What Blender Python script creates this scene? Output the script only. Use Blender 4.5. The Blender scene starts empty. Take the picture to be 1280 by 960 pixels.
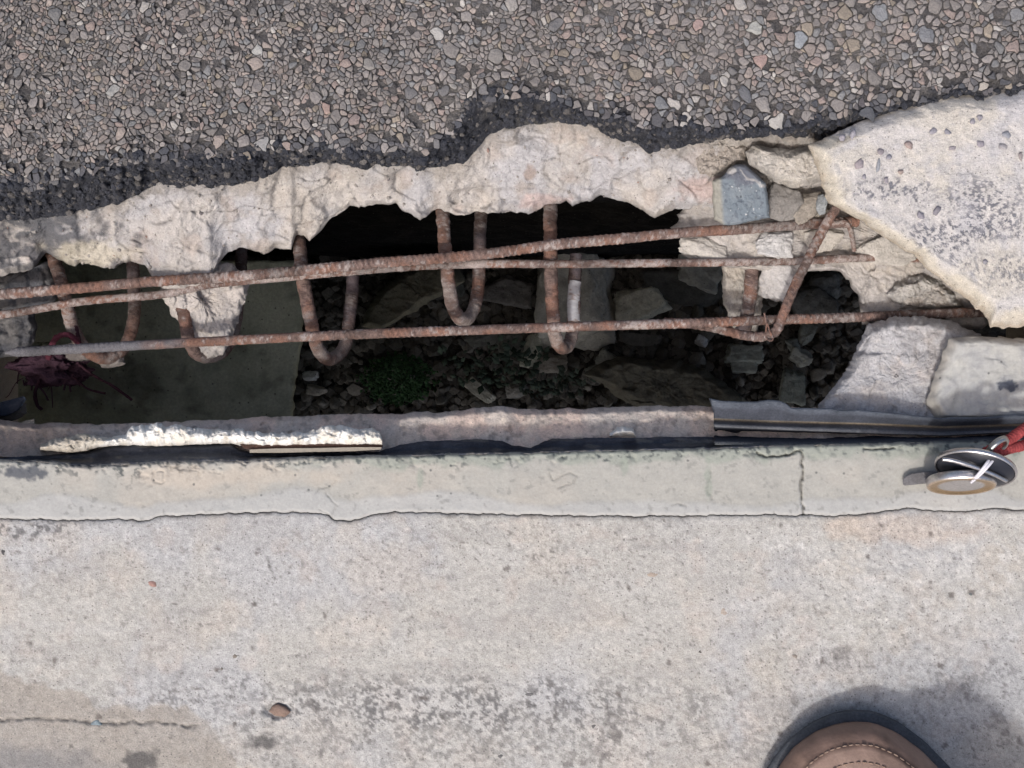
import bpy, math, random
import numpy as np
from mathutils import Matrix, Vector

random.seed(7)
rng = np.random.default_rng(11)
scene = bpy.context.scene
COL = scene.collection

# ------------------------------------------------------------------ camera, sky, sun, exposure
S = 2200.0           # reference units (one unit = one pixel of the 1280 wide photo at deck level) per metre
H = 0.58             # camera height above the deck
cam_d = bpy.data.cameras.new('camera')
cam = bpy.data.objects.new('camera', cam_d)
COL.objects.link(cam)
cam.location = (0, 0, H)
cam.rotation_euler = (0, 0, 0)
cam_d.sensor_width = 36.0
cam_d.lens = 36.0 * H / (1280.0 / S)
cam_d.clip_start = 0.01
cam_d.clip_end = 400.0
scene.camera = cam

SUN_EL, SUN_AZ = math.radians(57), math.radians(209)      # azimuth clockwise from +Y (picture up)
world = bpy.data.worlds.new("World")
scene.world = world
world.use_nodes = True
wn = world.node_tree
bg = wn.nodes['Background']
sky = wn.nodes.new('ShaderNodeTexSky')
sky.sky_type = 'NISHITA'
sky.sun_disc = False
sky.sun_elevation = SUN_EL
sky.sun_rotation = SUN_AZ
sky.air_density = 1.0
sky.dust_density = 6.0
wn.links.new(sky.outputs[0], bg.inputs[0])
bg.inputs[1].default_value = 0.15
sun_d = bpy.data.lights.new('sun', 'SUN')
sun_d.energy = 2.0
sun_d.angle = math.radians(3.6)
sun_d.color = (1.0, 0.985, 0.965)
sun = bpy.data.objects.new('sun', sun_d)
COL.objects.link(sun)
sv = Vector((math.sin(SUN_AZ) * math.cos(SUN_EL), math.cos(SUN_AZ) * math.cos(SUN_EL), math.sin(SUN_EL)))
sun.rotation_euler = sv.to_track_quat('Z', 'Y').to_euler()
sun.location = sv * 3
vs = scene.view_settings
vs.view_transform = 'Standard'
vs.look = 'None'
vs.gamma = 1.0
vs.use_curve_mapping = False
vs.exposure = 0.08

# ------------------------------------------------------------------ helpers
def W(X, Y, Z):
    """deck-plane coordinates (picture units) + height -> world metres, seen along the line from the camera"""
    X, Y, Z = np.broadcast_arrays(np.asarray(X, float), np.asarray(Y, float), np.asarray(Z, float))
    k = (H - Z) / H
    return np.stack([(X - 640) / S * k, (480 - Y) / S * k, Z], -1)

def c(r, g, b, f=0.80):
    v = np.array([r, g, b], float) / 255
    return np.where(v <= 0.04045, v / 12.92, ((v + 0.055) / 1.055) ** 2.4) * f

def _hash(ix, iy, iz, seed):
    h = (ix.astype(np.int64) * 374761393 + iy.astype(np.int64) * 668265263 + iz.astype(np.int64) * 2147483647 + seed * 974634777) & 0xffffffff
    h = ((h ^ (h >> 13)) * 1274126177) & 0xffffffff
    h = ((h ^ (h >> 16)) * 2246822519) & 0xffffffff
    return ((h ^ (h >> 15)) & 0xffffff) / float(0xffffff)

def vnoise(x, y, z=None, seed=0):
    x = np.asarray(x, float); y = np.asarray(y, float)
    ix, iy = np.floor(x), np.floor(y)
    fx, fy = x - ix, y - iy
    ux, uy = fx * fx * fx * (fx * (fx * 6 - 15) + 10), fy * fy * fy * (fy * (fy * 6 - 15) + 10)
    if z is None:
        z0 = np.zeros_like(ix)
        a, b = _hash(ix, iy, z0, seed), _hash(ix + 1, iy, z0, seed)
        d, e = _hash(ix, iy + 1, z0, seed), _hash(ix + 1, iy + 1, z0, seed)
        return ((a + (b - a) * ux) * (1 - uy) + (d + (e - d) * ux) * uy) * 2 - 1
    z = np.asarray(z, float)
    iz = np.floor(z); fz = z - iz; uz = fz * fz * (3 - 2 * fz)
    def pl(k):
        a, b = _hash(ix, iy, k, seed), _hash(ix + 1, iy, k, seed)
        d, e = _hash(ix, iy + 1, k, seed), _hash(ix + 1, iy + 1, k, seed)
        return (a + (b - a) * ux) * (1 - uy) + (d + (e - d) * ux) * uy
    p0, p1 = pl(iz), pl(iz + 1)
    return (p0 + (p1 - p0) * uz) * 2 - 1

def fbm(x, y, size, octv=4, seed=0, z=None, gain=0.5):
    x = np.asarray(x, float); y = np.asarray(y, float)
    t, a, n = 0, 1.0, 0
    f = 1.0 / size
    for o in range(octv):
        ca, sa = math.cos(o * 1.1 + .3), math.sin(o * 1.1 + .3)
        xr, yr = (x * ca - y * sa) * f, (x * sa + y * ca) * f
        t = t + a * vnoise(xr + 17.3 * o, yr - 9.1 * o, None if z is None else np.asarray(z) * f + 5.7 * o, seed + o * 31)
        n += a; a *= gain; f *= 2.03
    return t / n * 1.5

def cells(x, y, size, seed=0, jit=0.9):
    """nearest jittered cell: distance F1, F2, random id in 0..1, offset to its centre"""
    gx, gy = np.asarray(x) / size, np.asarray(y) / size
    ix, iy = np.floor(gx), np.floor(gy)
    f1 = np.full(gx.shape, 9.0); f2 = np.full(gx.shape, 9.0)
    rid = np.zeros(gx.shape); dx1 = np.zeros(gx.shape); dy1 = np.zeros(gx.shape)
    zz = np.zeros(gx.shape)
    for ox in (-1, 0, 1):
        for oy in (-1, 0, 1):
            cx, cy = ix + ox, iy + oy
            px = cx + .5 + (_hash(cx, cy, zz, seed + 1) - .5) * jit
            py = cy + .5 + (_hash(cx, cy, zz, seed + 2) - .5) * jit
            dx, dy = gx - px, gy - py
            d = np.sqrt(dx * dx + dy * dy)
            r = _hash(cx, cy, zz, seed + 3)
            near = d < f1
            f2 = np.where(near, f1, np.minimum(f2, d))
            rid = np.where(near, r, rid); dx1 = np.where(near, dx, dx1); dy1 = np.where(near, dy, dy1)
            f1 = np.where(near, d, f1)
    return f1, f2, rid, dx1, dy1

def facets(x, y, size, seed=0):
    """chipped planes: every cell is a small plane with its own tilt and height, about -1..1"""
    xw = x + fbm(x, y, size * .8, 2, seed + 50) * size * .25
    yw = y + fbm(x, y, size * .8, 2, seed + 60) * size * .25
    f1, f2, r, dx, dy = cells(xw, yw, size, seed)
    a = r * 6.283 * 7
    t = (dx * np.cos(a) + dy * np.sin(a)) * 1.1 + (np.mod(r * 13.7, 1) - .5) * .8
    e = np.clip((f2 - f1) / .16, 0, 1)
    return t * (.45 + .55 * e)

def terrace(n, k, sh=.22):
    q = n * k; f = np.floor(q); t = np.clip((q - f) / sh, 0, 1)
    return (f + t * t * (3 - 2 * t) + .25 * (q - f)) / k

def sstep(a, b, x):
    t = np.clip((np.asarray(x, float) - a) / (b - a), 0, 1)
    return t * t * (3 - 2 * t)

def blob(X, Y, cx, cy, rx, ry, soft=.35, warp=.35, ws=25, seed=3):
    d = np.sqrt(((X - cx) / rx) ** 2 + ((Y - cy) / ry) ** 2) + fbm(X, Y, ws, 3, seed) * warp
    return 1 - sstep(1 - soft, 1 + soft, d)

def mix(a, b, m):
    m = np.asarray(m)[..., None]
    return a * (1 - m) + b * m

def curve(pts, jit=0, js=12, seed=0):
    xs = np.array([p[0] for p in pts], float); ys = np.array([p[1] for p in pts], float)
    def f(x):
        x = np.asarray(x, float)
        y = np.interp(x, xs, ys)
        if jit:
            y = y + fbm(x, x * 0 + seed * 7.7, js, 4, seed, gain=.6) * jit
        return y
    return f

def line_mask(X, Y, pts, w=1.5, wob=1.5, ws=9, seed=5, fade=1.0):
    """distance mask to a poly-line (cracks)"""
    Xw = X + fbm(X, Y, ws, 2, seed) * wob; Yw = Y + fbm(X, Y, ws, 2, seed + 9) * wob
    best = np.full(X.shape, 1e9)
    for (x0, y0), (x1, y1) in zip(pts[:-1], pts[1:]):
        dx, dy = x1 - x0, y1 - y0
        t = np.clip(((Xw - x0) * dx + (Yw - y0) * dy) / (dx * dx + dy * dy), 0, 1)
        best = np.minimum(best, np.hypot(Xw - x0 - t * dx, Yw - y0 - t * dy))
    return np.clip(1 - best / w, 0, 1) * fade

def mesh_obj(name, V, F, mat, col=None, smooth=True, parent=None, origin=None, link=True):
    """V n x 3 world coordinates, F list of (m x k) int arrays. origin: where the object's origin sits"""
    V = np.asarray(V, float).reshape(-1, 3)
    if isinstance(F, np.ndarray): F = [F]
    F = [np.asarray(f, np.int32) for f in F if len(f)]
    if parent is not None:
        org = np.array(parent['_o']) if '_o' in parent else np.zeros(3)
    elif origin is not None:
        org = np.array(origin, float)
    else:
        org = np.array([(V[:, 0].min() + V[:, 0].max()) / 2, (V[:, 1].min() + V[:, 1].max()) / 2, V[:, 2].min()])
    Vl = (V - org).astype(np.float32)
    me = bpy.data.meshes.new(name)
    me.vertices.add(len(Vl))
    me.vertices.foreach_set('co', Vl.ravel())
    loops = np.concatenate([f.ravel() for f in F]).astype(np.int32)
    tot = np.concatenate([np.full(len(f), f.shape[1], np.int32) for f in F])
    st = np.concatenate([[0], np.cumsum(tot)[:-1]]).astype(np.int32)
    me.loops.add(len(loops)); me.loops.foreach_set('vertex_index', loops)
    me.polygons.add(len(tot)); me.polygons.foreach_set('loop_start', st)
    try: me.polygons.foreach_set('loop_total', tot)
    except Exception: pass
    me.polygons.foreach_set('use_smooth', np.full(len(tot), smooth, bool))
    if col is not None:
        col = np.asarray(col, float)
        if col.ndim == 1: col = np.broadcast_to(col, (len(Vl), 3))
        ca = me.color_attributes.new('col', 'FLOAT_COLOR', 'POINT')
        ca.data.foreach_set('color', np.concatenate([np.clip(col.reshape(-1, 3), 0, 1), np.ones((len(Vl), 1))], 1).astype(np.float32).ravel())
    me.materials.append(mat)
    me.update(calc_edges=True)
    o = bpy.data.objects.new(name, me)
    if parent is not None:
        o.parent = parent
    else:
        o.location = org
    o['_o'] = [float(v) for v in org]
    if link: COL.objects.link(o)
    return o

def tag(o, label=None, cat=None, group=None, kind=None):
    if label: o['label'] = label
    if cat: o['category'] = cat
    if group: o['group'] = group
    if kind: o['kind'] = kind
    return o

def thing(name, label, cat, loc, group=None):
    o = bpy.data.objects.new(name, None)
    o.empty_display_size = .01
    o.location = loc; o['_o'] = [float(v) for v in loc]
    COL.objects.link(o)
    return tag(o, label, cat, group)

def grid_faces(nr, nc, wrap=False):
    r = np.arange(nr - 1)[:, None]; q = np.arange(nc if wrap else nc - 1)[None, :]
    a = r * nc + q; b = r * nc + (q + 1) % nc
    return np.stack([a, a + nc, b + nc, b], -1).reshape(-1, 4)

# ------------------------------------------------------------------ materials
def mineral(name, rough=.9, grain=.35, gs=900, speck=.0, ss=420, speck_col=(.03, .03, .035), bump=.4, bd=.0006, spec=.25, metal=0.0, coat=0):
    m = bpy.data.materials.new(name); m.use_nodes = True
    nt = m.node_tree; n = nt.nodes; L = nt.links
    b = n['Principled BSDF']
    b.inputs['Roughness'].default_value = rough
    b.inputs['Specular IOR Level'].default_value = spec
    b.inputs['Metallic'].default_value = metal
    if coat:
        b.inputs['Coat Weight'].default_value = coat; b.inputs['Coat Roughness'].default_value = .12
    at = n.new('ShaderNodeAttribute'); at.attribute_name = 'col'
    tc = n.new('ShaderNodeNewGeometry')
    def noise(scale, detail=3, r=.6):
        t = n.new('ShaderNodeTexNoise'); t.inputs['Scale'].default_value = scale
        t.inputs['Detail'].default_value = detail; t.inputs['Roughness'].default_value = r
        L.new(tc.outputs['Position'], t.inputs['Vector']); return t
    n1 = noise(gs, 4, .7); n2 = noise(gs * .17, 3)
    mr = n.new('ShaderNodeMapRange')
    mr.inputs[1].default_value = .25; mr.inputs[2].default_value = .75
    mr.inputs[3].default_value = 1 - grain; mr.inputs[4].default_value = 1 + grain
    L.new(n1.outputs[0], mr.inputs[0])
    mr2 = n.new('ShaderNodeMapRange')
    mr2.inputs[1].default_value = .3; mr2.inputs[2].default_value = .7
    mr2.inputs[3].default_value = 1 - grain * .35; mr2.inputs[4].default_value = 1 + grain * .35
    L.new(n2.outputs[0], mr2.inputs[0])
    mu = n.new('ShaderNodeMath'); mu.operation = 'MULTIPLY'
    L.new(mr.outputs[0], mu.inputs[0]); L.new(mr2.outputs[0], mu.inputs[1])
    vm = n.new('ShaderNodeVectorMath'); vm.operation = 'SCALE'
    L.new(at.outputs['Color'], vm.inputs[0]); L.new(mu.outputs[0], vm.inputs['Scale'])
    out = vm.outputs[0]
    if speck > 0:
        v = n.new('ShaderNodeTexVoronoi'); v.inputs['Scale'].default_value = ss
        L.new(tc.outputs['Position'], v.inputs['Vector'])
        lt = n.new('ShaderNodeMapRange')
        lt.inputs[1].default_value = .10; lt.inputs[2].default_value = .26
        lt.inputs[3].default_value = 1; lt.inputs[4].default_value = 0
        L.new(v.outputs['Distance'], lt.inputs[0])
        sp = n.new('ShaderNodeSeparateColor'); L.new(v.outputs['Color'], sp.inputs[0])
        gt = n.new('ShaderNodeMath'); gt.operation = 'GREATER_THAN'; gt.inputs[1].default_value = 1 - speck
        L.new(sp.outputs[0], gt.inputs[0])
        mm = n.new('ShaderNodeMath'); mm.operation = 'MULTIPLY'
        L.new(lt.outputs[0], mm.inputs[0]); L.new(gt.outputs[0], mm.inputs[1])
        m2 = n.new('ShaderNodeMath'); m2.operation = 'MULTIPLY'; m2.inputs[1].default_value = .75
        L.new(mm.outputs[0], m2.inputs[0])
        mx = n.new('ShaderNodeMix'); mx.data_type = 'RGBA'
        mx.inputs['B'].default_value = (*speck_col, 1)
        L.new(m2.outputs[0], mx.inputs['Factor']); L.new(out, mx.inputs['A'])
        out = mx.outputs['Result']
    L.new(out, b.inputs['Base Color'])
    if bump:
        bp = n.new('ShaderNodeBump'); bp.inputs['Strength'].default_value = bump; bp.inputs['Distance'].default_value = bd
        L.new(n1.outputs[0], bp.inputs['Height'])
        n3 = noise(gs * .38, 5, .72)
        b2 = n.new('ShaderNodeBump'); b2.inputs['Strength'].default_value = min(1, bump * 1.3); b2.inputs['Distance'].default_value = bd * 2.6
        L.new(n3.outputs[0], b2.inputs['Height']); L.new(b2.outputs[0], bp.inputs['Normal'])
        L.new(bp.outputs[0], b.inputs['Normal'])
    return m

M_conc = mineral('worn_concrete', .93, .36, 1300, .34, 450, (.11, .10, .098), .45, .0005)
M_break = mineral('broken_concrete', .95, .24, 800, .12, 600, (.07, .065, .06), .55, .0009)
M_nose = mineral('nosing_mortar', .8, .10, 600, .05, 260, (.08, .085, .085), .25, .0004)
M_stone = mineral('road_stone', .78, .26, 1100, 0, 0, (0, 0, 0), .45, .0005, .35)
M_binder = mineral('bitumen_binder', .8, .5, 900, .35, 600, (.16, .15, .14), .9, .0010, .35)
M_rust = mineral('rusted_steel', .95, .42, 1300, .25, 800, (.035, .018, .012), .9, .0006, .3)
M_rubber = mineral('aged_rubber', .88, .3, 700, .0, 0, (0, 0, 0), .6, .0006, .15)
M_foam = mineral('crumbled_foam', .9, .07, 600, .0, 0, (0, 0, 0), .4, .0008)
M_dirt = mineral('dark_soil', 1, .5, 300, .2, 250, (.09, .085, .075), .8, .002, .1)
M_rubble = mineral('rubble_stone', .95, .25, 400, .15, 260, (.05, .05, .05), .6, .001, .15)
M_cloth = mineral('rag_cloth', 1, .35, 900, 0, 0, (0, 0, 0), .8, .001, .05)
M_leather = mineral('shoe_leather', .6, .13, 500, 0, 0, (0, 0, 0), .35, .0004, .35)
M_leaf = mineral('weed_leaf', .7, .3, 300, 0, 0, (0, 0, 0), .2, .0005, .3)
M_metal = mineral('polished_metal', .34, .22, 700, 0, 0, (0, 0, 0), .25, .0002, .5, 1.0)
M_enamel = mineral('black_enamel', .45, .05, 300, 0, 0, (0, 0, 0), .0, .0002, .35, 0, .12)
M_cord = mineral('braided_cord', .9, .3, 900, 0, 0, (0, 0, 0), .9, .0006, .1)

# ------------------------------------------------------------------ shape builders
def strip(name, top, bot, x0, x1, step, ny, zf, cf, mat, skirt=None, top_skirt=None, parent=None, vpow=1.0, xs=None):
    """sheet between two edge curves. skirt / top_skirt: list of (dY, z, noise) rows that turn down behind the edge"""
    if xs is None:
        xs = np.arange(x0, x1 + step * .5, step)
    v = np.linspace(0, 1, ny) ** vpow
    X = np.broadcast_to(xs[None, :], (ny, len(xs)))
    Y = top(xs)[None, :] * (1 - v[:, None]) + bot(xs)[None, :] * v[:, None]
    Vv = np.broadcast_to(v[:, None], X.shape)
    Z = zf(X, Y, Vv)
    C = cf(X, Y, Vv)
    rows = [(X, Y, Z, C)]
    def mk(edge, spec, flip):
        out = []
        Xe, Ye, Ze, Ce = X[edge], Y[edge], Z[edge], C[edge]
        for i, (dY, z, am) in enumerate(spec):
            nx = fbm(Xe, Ye * 0 + z * 900, 16, 3, 77) * am
            ny_ = fbm(Xe, Ye * 0 + z * 900, 22, 3, 91) * am
            out.append((Xe + nx, Ye + dY + ny_, np.minimum(Ze, Ze * 0 + z) if z is not None else Ze, Ce))
        Xs = np.stack([o[0] for o in out]); Ys = np.stack([o[1] for o in out])
        Zs = np.stack([o[2] for o in out]); Cs = np.stack([o[3] for o in out])
        if flip: Xs, Ys, Zs, Cs = Xs[::-1], Ys[::-1], Zs[::-1], Cs[::-1]
        return (Xs, Ys, Zs, Cs)
    if top_skirt: rows.insert(0, mk(0, top_skirt, True))
    if skirt: rows.append(mk(-1, skirt, False))
    X = np.concatenate([r[0] for r in rows]); Y = np.concatenate([r[1] for r in rows])
    Z = np.concatenate([r[2] for r in rows]); C = np.concatenate([r[3] for r in rows])
    return mesh_obj(name, W(X, Y, Z), grid_faces(*X.shape), mat, C.reshape(-1, 3), parent=parent)

def chunk(name, poly, ctr, zt, zb, cf, mat, bevel=8, bdrop=.004, flare=-.06, na=220, nr=46, jit=2.0, js=14, amp=.0012,
          fs=22, seed=0, parent=None, slope=(0, 0), side_n=5, side_amp=4, fine=.35, smooth=True, origin=None):
    """a broken block: outline polygon (star shaped about ctr), uneven top at zt, sides down to zb, closed underneath"""
    P = np.array(poly, float)
    Q = np.concatenate([P, P[:1]])
    seg = np.hypot(*(Q[1:] - Q[:-1]).T); s = np.concatenate([[0], np.cumsum(seg)])
    tt = np.linspace(0, s[-1], 1500, endpoint=False)
    px = np.interp(tt, s, Q[:, 0]); py = np.interp(tt, s, Q[:, 1])
    th = np.unwrap(np.arctan2(py - ctr[1], px - ctr[0]))
    if th[-1] < th[0]: th, px, py = -th, px, py; sg = -1
    else: sg = 1
    rr = np.hypot(px - ctr[0], py - ctr[1])
    o = np.argsort(th); th, rr = th[o], rr[o]
    # sample by arc length so that long arms are well covered
    tt2 = np.linspace(0, 1500, na, endpoint=False)
    A = np.interp(tt2, np.arange(1500), th)
    R = np.interp(A, th, rr, period=None)
    ex = ctr[0] + R * np.cos(sg * A); ey = ctr[1] + R * np.sin(sg * A)
    R = R + fbm(ex, ey, js, 4, seed + 3, gain=.6) * jit + fbm(ex, ey, 5, 2, seed + 4) * min(jit, 2.5) * .45
    ca, sa = np.cos(sg * A), np.sin(sg * A)
    rmean = R.mean()
    v = 1 - (1 - np.linspace(0.02, 1, nr)) ** 1.08
    kw = max(3, na // 7) | 1
    Rp = np.concatenate([R[-kw:], R, R[:kw]])
    Rs_ = np.convolve(Rp, np.ones(kw) / kw, 'same')[kw:-kw]
    Rs_ = np.minimum(Rs_, R * 1.6)
    wv = (v ** 1.6)[:, None]
    Rv = R * wv + Rs_ * (1 - wv)
    X = ctr[0] + v[:, None] * Rv * ca; Y = ctr[1] + v[:, None] * Rv * sa
    edge = (1 - v[:, None]) * R
    ft = facets(X, Y, fs, seed + 9)
    Z = zt + amp * 1.1 * (.7 * terrace(fbm(X, Y, fs * 2, 3, seed + 33, gain=.45), 2.0, .16) + .3 * terrace(fbm(X, Y, fs * .7, 3, seed + 34), 2.0, .2)) + amp * (ft + fine * facets(X, Y, fs * .4, seed + 19) + .25 * facets(X, Y, fs * .2, seed + 29) + .6 * fbm(X, Y, fs * 2, 4, seed + 5)) \
        + slope[0] * (X - ctr[0]) / S + slope[1] * (Y - ctr[1]) / S
    Z = Z - bdrop * (np.clip(1 - edge / bevel, 0, 1) ** 1.6)
    Z = Z + amp * .9 * facets(X, Y, fs * .35, seed + 71) * np.clip(1.6 - edge / bevel, 0, 1)
    C = cf(X, Y, edge)
    sX, sY, sZ, sC = [], [], [], []
    for i in range(1, side_n + 1):
        t = i / side_n
        rad = R * (1 + flare * t) + fbm(ca * rmean + ctr[0], sa * rmean + t * 60, 14, 3, seed + 40 + i) * side_amp * math.sin(t * 3.14 * .8 + .2)
        sX.append(ctr[0] + rad * ca); sY.append(ctr[1] + rad * sa)
        sZ.append(Z[-1] * (1 - t) + zb * t); sC.append(C[-1])
    sX.append(np.full(na, ctr[0]) + R * .02 * ca); sY.append(np.full(na, ctr[1]) + R * .02 * sa); sZ.append(np.full(na, zb)); sC.append(C[-1])
    X = np.concatenate([X, sX]); Y = np.concatenate([Y, sY]); Z = np.concatenate([Z, sZ]); C = np.concatenate([C, sC])
    F = grid_faces(X.shape[0], na, True)
    if sg > 0: F = F[:, ::-1]
    n = X.size
    V = W(X, Y, Z).reshape(-1, 3)
    V = np.concatenate([V, V[:na].mean(0)[None], V[-na:].mean(0)[None]])
    C = np.concatenate([C.reshape(-1, 3), C[:1].mean(1), C[-1:].mean(1)])
    q = np.arange(na); q2 = (q + 1) % na
    T1 = np.stack([q, q2, np.full(na, n)], -1); T2 = np.stack([n - na + q2, n - na + q, np.full(na, n + 1)], -1)
    if sg > 0: T1, T2 = T1[:, ::-1], T2[:, ::-1]
    # T1 winding is opposite of the grid's
    return mesh_obj(name, V, [F, T1[:, ::-1], T2[:, ::-1]], mat, C, smooth, parent=parent, origin=origin)

_ico = {}
def ico(sub):
    if sub not in _ico:
        t = (1 + 5 ** .5) / 2
        v = [(-1, t, 0), (1, t, 0), (-1, -t, 0), (1, -t, 0), (0, -1, t), (0, 1, t), (0, -1, -t), (0, 1, -t), (t, 0, -1), (t, 0, 1), (-t, 0, -1), (-t, 0, 1)]
        f = [(0, 11, 5), (0, 5, 1), (0, 1, 7), (0, 7, 10), (0, 10, 11), (1, 5, 9), (5, 11, 4), (11, 10, 2), (10, 7, 6), (7, 1, 8), (3, 9, 4), (3, 4, 2), (3, 2, 6), (3, 6, 8), (3, 8, 9), (4, 9, 5), (2, 4, 11), (6, 2, 10), (8, 6, 7), (9, 8, 1)]
        v = [np.array(a, float) / np.linalg.norm(a) for a in v]
        for _ in range(sub):
            mid = {}; nf = []
            def m(a, b):
                k = (min(a, b), max(a, b))
                if k not in mid:
                    p = v[a] + v[b]; v.append(p / np.linalg.norm(p)); mid[k] = len(v) - 1
                return mid[k]
            for a, b, d in f:
                ab, bd, da = m(a, b), m(b, d), m(d, a)
                nf += [(a, ab, da), (b, bd, ab), (d, da, bd), (ab, bd, da)]
            f = nf
        _ico[sub] = (np.array(v), np.array(f, np.int32))
    return _ico[sub]

def rock_shape(sub, seed, planes=11, p=14, noise=.05, box=False):
    D, F = ico(sub)
    r = np.random.default_rng(seed)
    N = r.normal(size=(planes, 3)); N /= np.linalg.norm(N, axis=1)[:, None]
    h = r.uniform(.72, 1.0, planes)
    ax = np.array([[1, 0, 0], [-1, 0, 0], [0, 1, 0], [0, -1, 0], [0, 0, 1], [0, 0, -1]], float)
    if box:
        ax = ax + r.normal(size=(6, 3)) * .12; ax /= np.linalg.norm(ax, axis=1)[:, None]
        N = np.concatenate([ax, N[:3]]); h = np.concatenate([np.full(6, .82), h[:3] * 1.25])
    else:
        N = np.concatenate([N, ax]); h = np.concatenate([h, np.full(6, .97)])
    d = np.maximum(D @ N.T, 0) / h
    R = (d ** p).sum(1) ** (-1 / p)
    R = R * (1 + noise * fbm(D[:, 0] * 3 + seed, D[:, 1] * 3, 1.0, 4, seed, z=D[:, 2] * 3))
    return D * R[:, None], F

def rock(name, cx, cy, w, h, z, colr, mat, rot=0, thick=.6, sub=3, seed=1, box=False, tilt=(0, 0), noise=.05, p=14, parent=None, smooth=True, cvar=.12):
    """w,h: apparent size in picture units at height z (its middle); rot degrees clockwise in the picture"""
    D, F = rock_shape(sub, seed, p=p, noise=noise, box=box)
    k = (H - z) / H
    a, b = w / 2 / S * k, h / 2 / S * k
    V = D * np.array([a, b, thick * min(a, b)])
    Rm = Matrix.Rotation(math.radians(-rot), 3, 'Z') @ Matrix.Rotation(math.radians(tilt[0]), 3, 'X') @ Matrix.Rotation(math.radians(tilt[1]), 3, 'Y')
    V = V @ np.array(Rm).T
    V = V + W(cx, cy, z)
    cc = np.asarray(colr) * (1 + cvar * fbm(V[:, 0] * S, V[:, 1] * S, 14, 3, seed, z=V[:, 2] * S))[:, None]
    return mesh_obj(name, V, F, mat, cc, smooth, parent=parent)

def smooth_path(pts, n):
    """Catmull-Rom through world points, resampled at even distances"""
    P = np.array(pts, float)
    P = np.concatenate([[2 * P[0] - P[1]], P, [2 * P[-1] - P[-2]]])
    out = []
    for i in range(1, len(P) - 2):
        t = np.linspace(0, 1, 24, endpoint=False)[:, None]
        a, b, d, e = P[i - 1], P[i], P[i + 1], P[i + 2]
        out.append(.5 * (2 * b + (d - a) * t + (2 * a - 5 * b + 4 * d - e) * t * t + (3 * b - a - 3 * d + e) * t ** 3))
    out.append(P[-2][None])
    Q = np.concatenate(out)
    s = np.concatenate([[0], np.cumsum(np.linalg.norm(np.diff(Q, axis=0), axis=1))])
    u = np.linspace(0, s[-1], n)
    return np.stack([np.interp(u, s, Q[:, j]) for j in range(3)], -1), u

def tube(name, pts, rad, mat, colf, ribs=0, seg=14, rough=.06, step=.0006, parent=None, seed=0, ends=True, px=True, radf=None, origin=None):
    P = W(*np.array(pts, float).T) if px else np.array(pts, float)
    L = np.linalg.norm(np.diff(P, axis=0), axis=1).sum()
    n = max(6, int(L / step))
    Q, u = smooth_path(P, n)
    T = np.gradient(Q, axis=0); T /= np.linalg.norm(T, axis=1)[:, None]
    up = np.array([0, 0, 1.0]) if abs(T[0, 2]) < .9 else np.array([0, 1.0, 0])
    B = np.cross(T, up); B /= np.linalg.norm(B, axis=1)[:, None] + 1e-9
    # keep the frame from flipping
    for i in range(1, n):
        b = B[i - 1] - T[i] * (B[i - 1] @ T[i]); B[i] = b / np.linalg.norm(b)
    N = np.cross(B, T)
    a = np.linspace(0, 2 * math.pi, seg, endpoint=False)
    r = np.full((n, seg), rad)
    U = np.broadcast_to(u[:, None] * S, (n, seg)); Aa = np.broadcast_to(a[None], (n, seg))
    cx, cy = np.cos(Aa) * 4, np.sin(Aa) * 4
    nz = fbm(U + seed * 91, cx, 7, 4, seed, z=cy, gain=.75)
    r = r * (1 + rough * nz)
    ribv = None
    if ribs:
        ph = U / ribs + Aa / (2 * math.pi) * 2.0
        ph2 = U / ribs - Aa / (2 * math.pi) * 2.0
        rib = np.where(np.sin(Aa) > 0, np.sin(ph * 2 * math.pi), np.sin(ph2 * 2 * math.pi))
        wear = sstep(-.3, .5, fbm(U, Aa * 0, 90, 2, seed + 4) + .25)
        ribv = (np.clip(rib, 0, 1) ** .7 - .35) * (.3 + .7 * wear)
        r = r + rad * .11 * np.clip(rib, 0, 1) ** .7 * (.35 + .65 * wear)
    if radf is not None: r = r * radf(u / u[-1])[:, None]
    V = Q[:, None] + r[..., None] * (np.cos(Aa)[..., None] * B[:, None] + np.sin(Aa)[..., None] * N[:, None])
    tt_ = np.broadcast_to((u / u[-1])[:, None], U.shape)
    C = colf(V, U, nz, tt_, ribv) if (ribs and mat is M_rust) else colf(V, U, nz, tt_)
    Vf = V.reshape(-1, 3); F = grid_faces(n, seg, True)
    Vf = np.concatenate([Vf, Q[:1], Q[-1:]]); C = np.concatenate([C.reshape(-1, 3), C[0, :1], C[-1, :1]])
    q = np.arange(seg); q2 = (q + 1) % seg
    T1 = np.stack([q, q2, np.full(seg, n * seg)], -1)
    T2 = np.stack([(n - 1) * seg + q2, (n - 1) * seg + q, np.full(seg, n * seg + 1)], -1)
    return mesh_obj(name, Vf, [F, T1, T2], mat, C, True, parent=parent, origin=origin)

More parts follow.
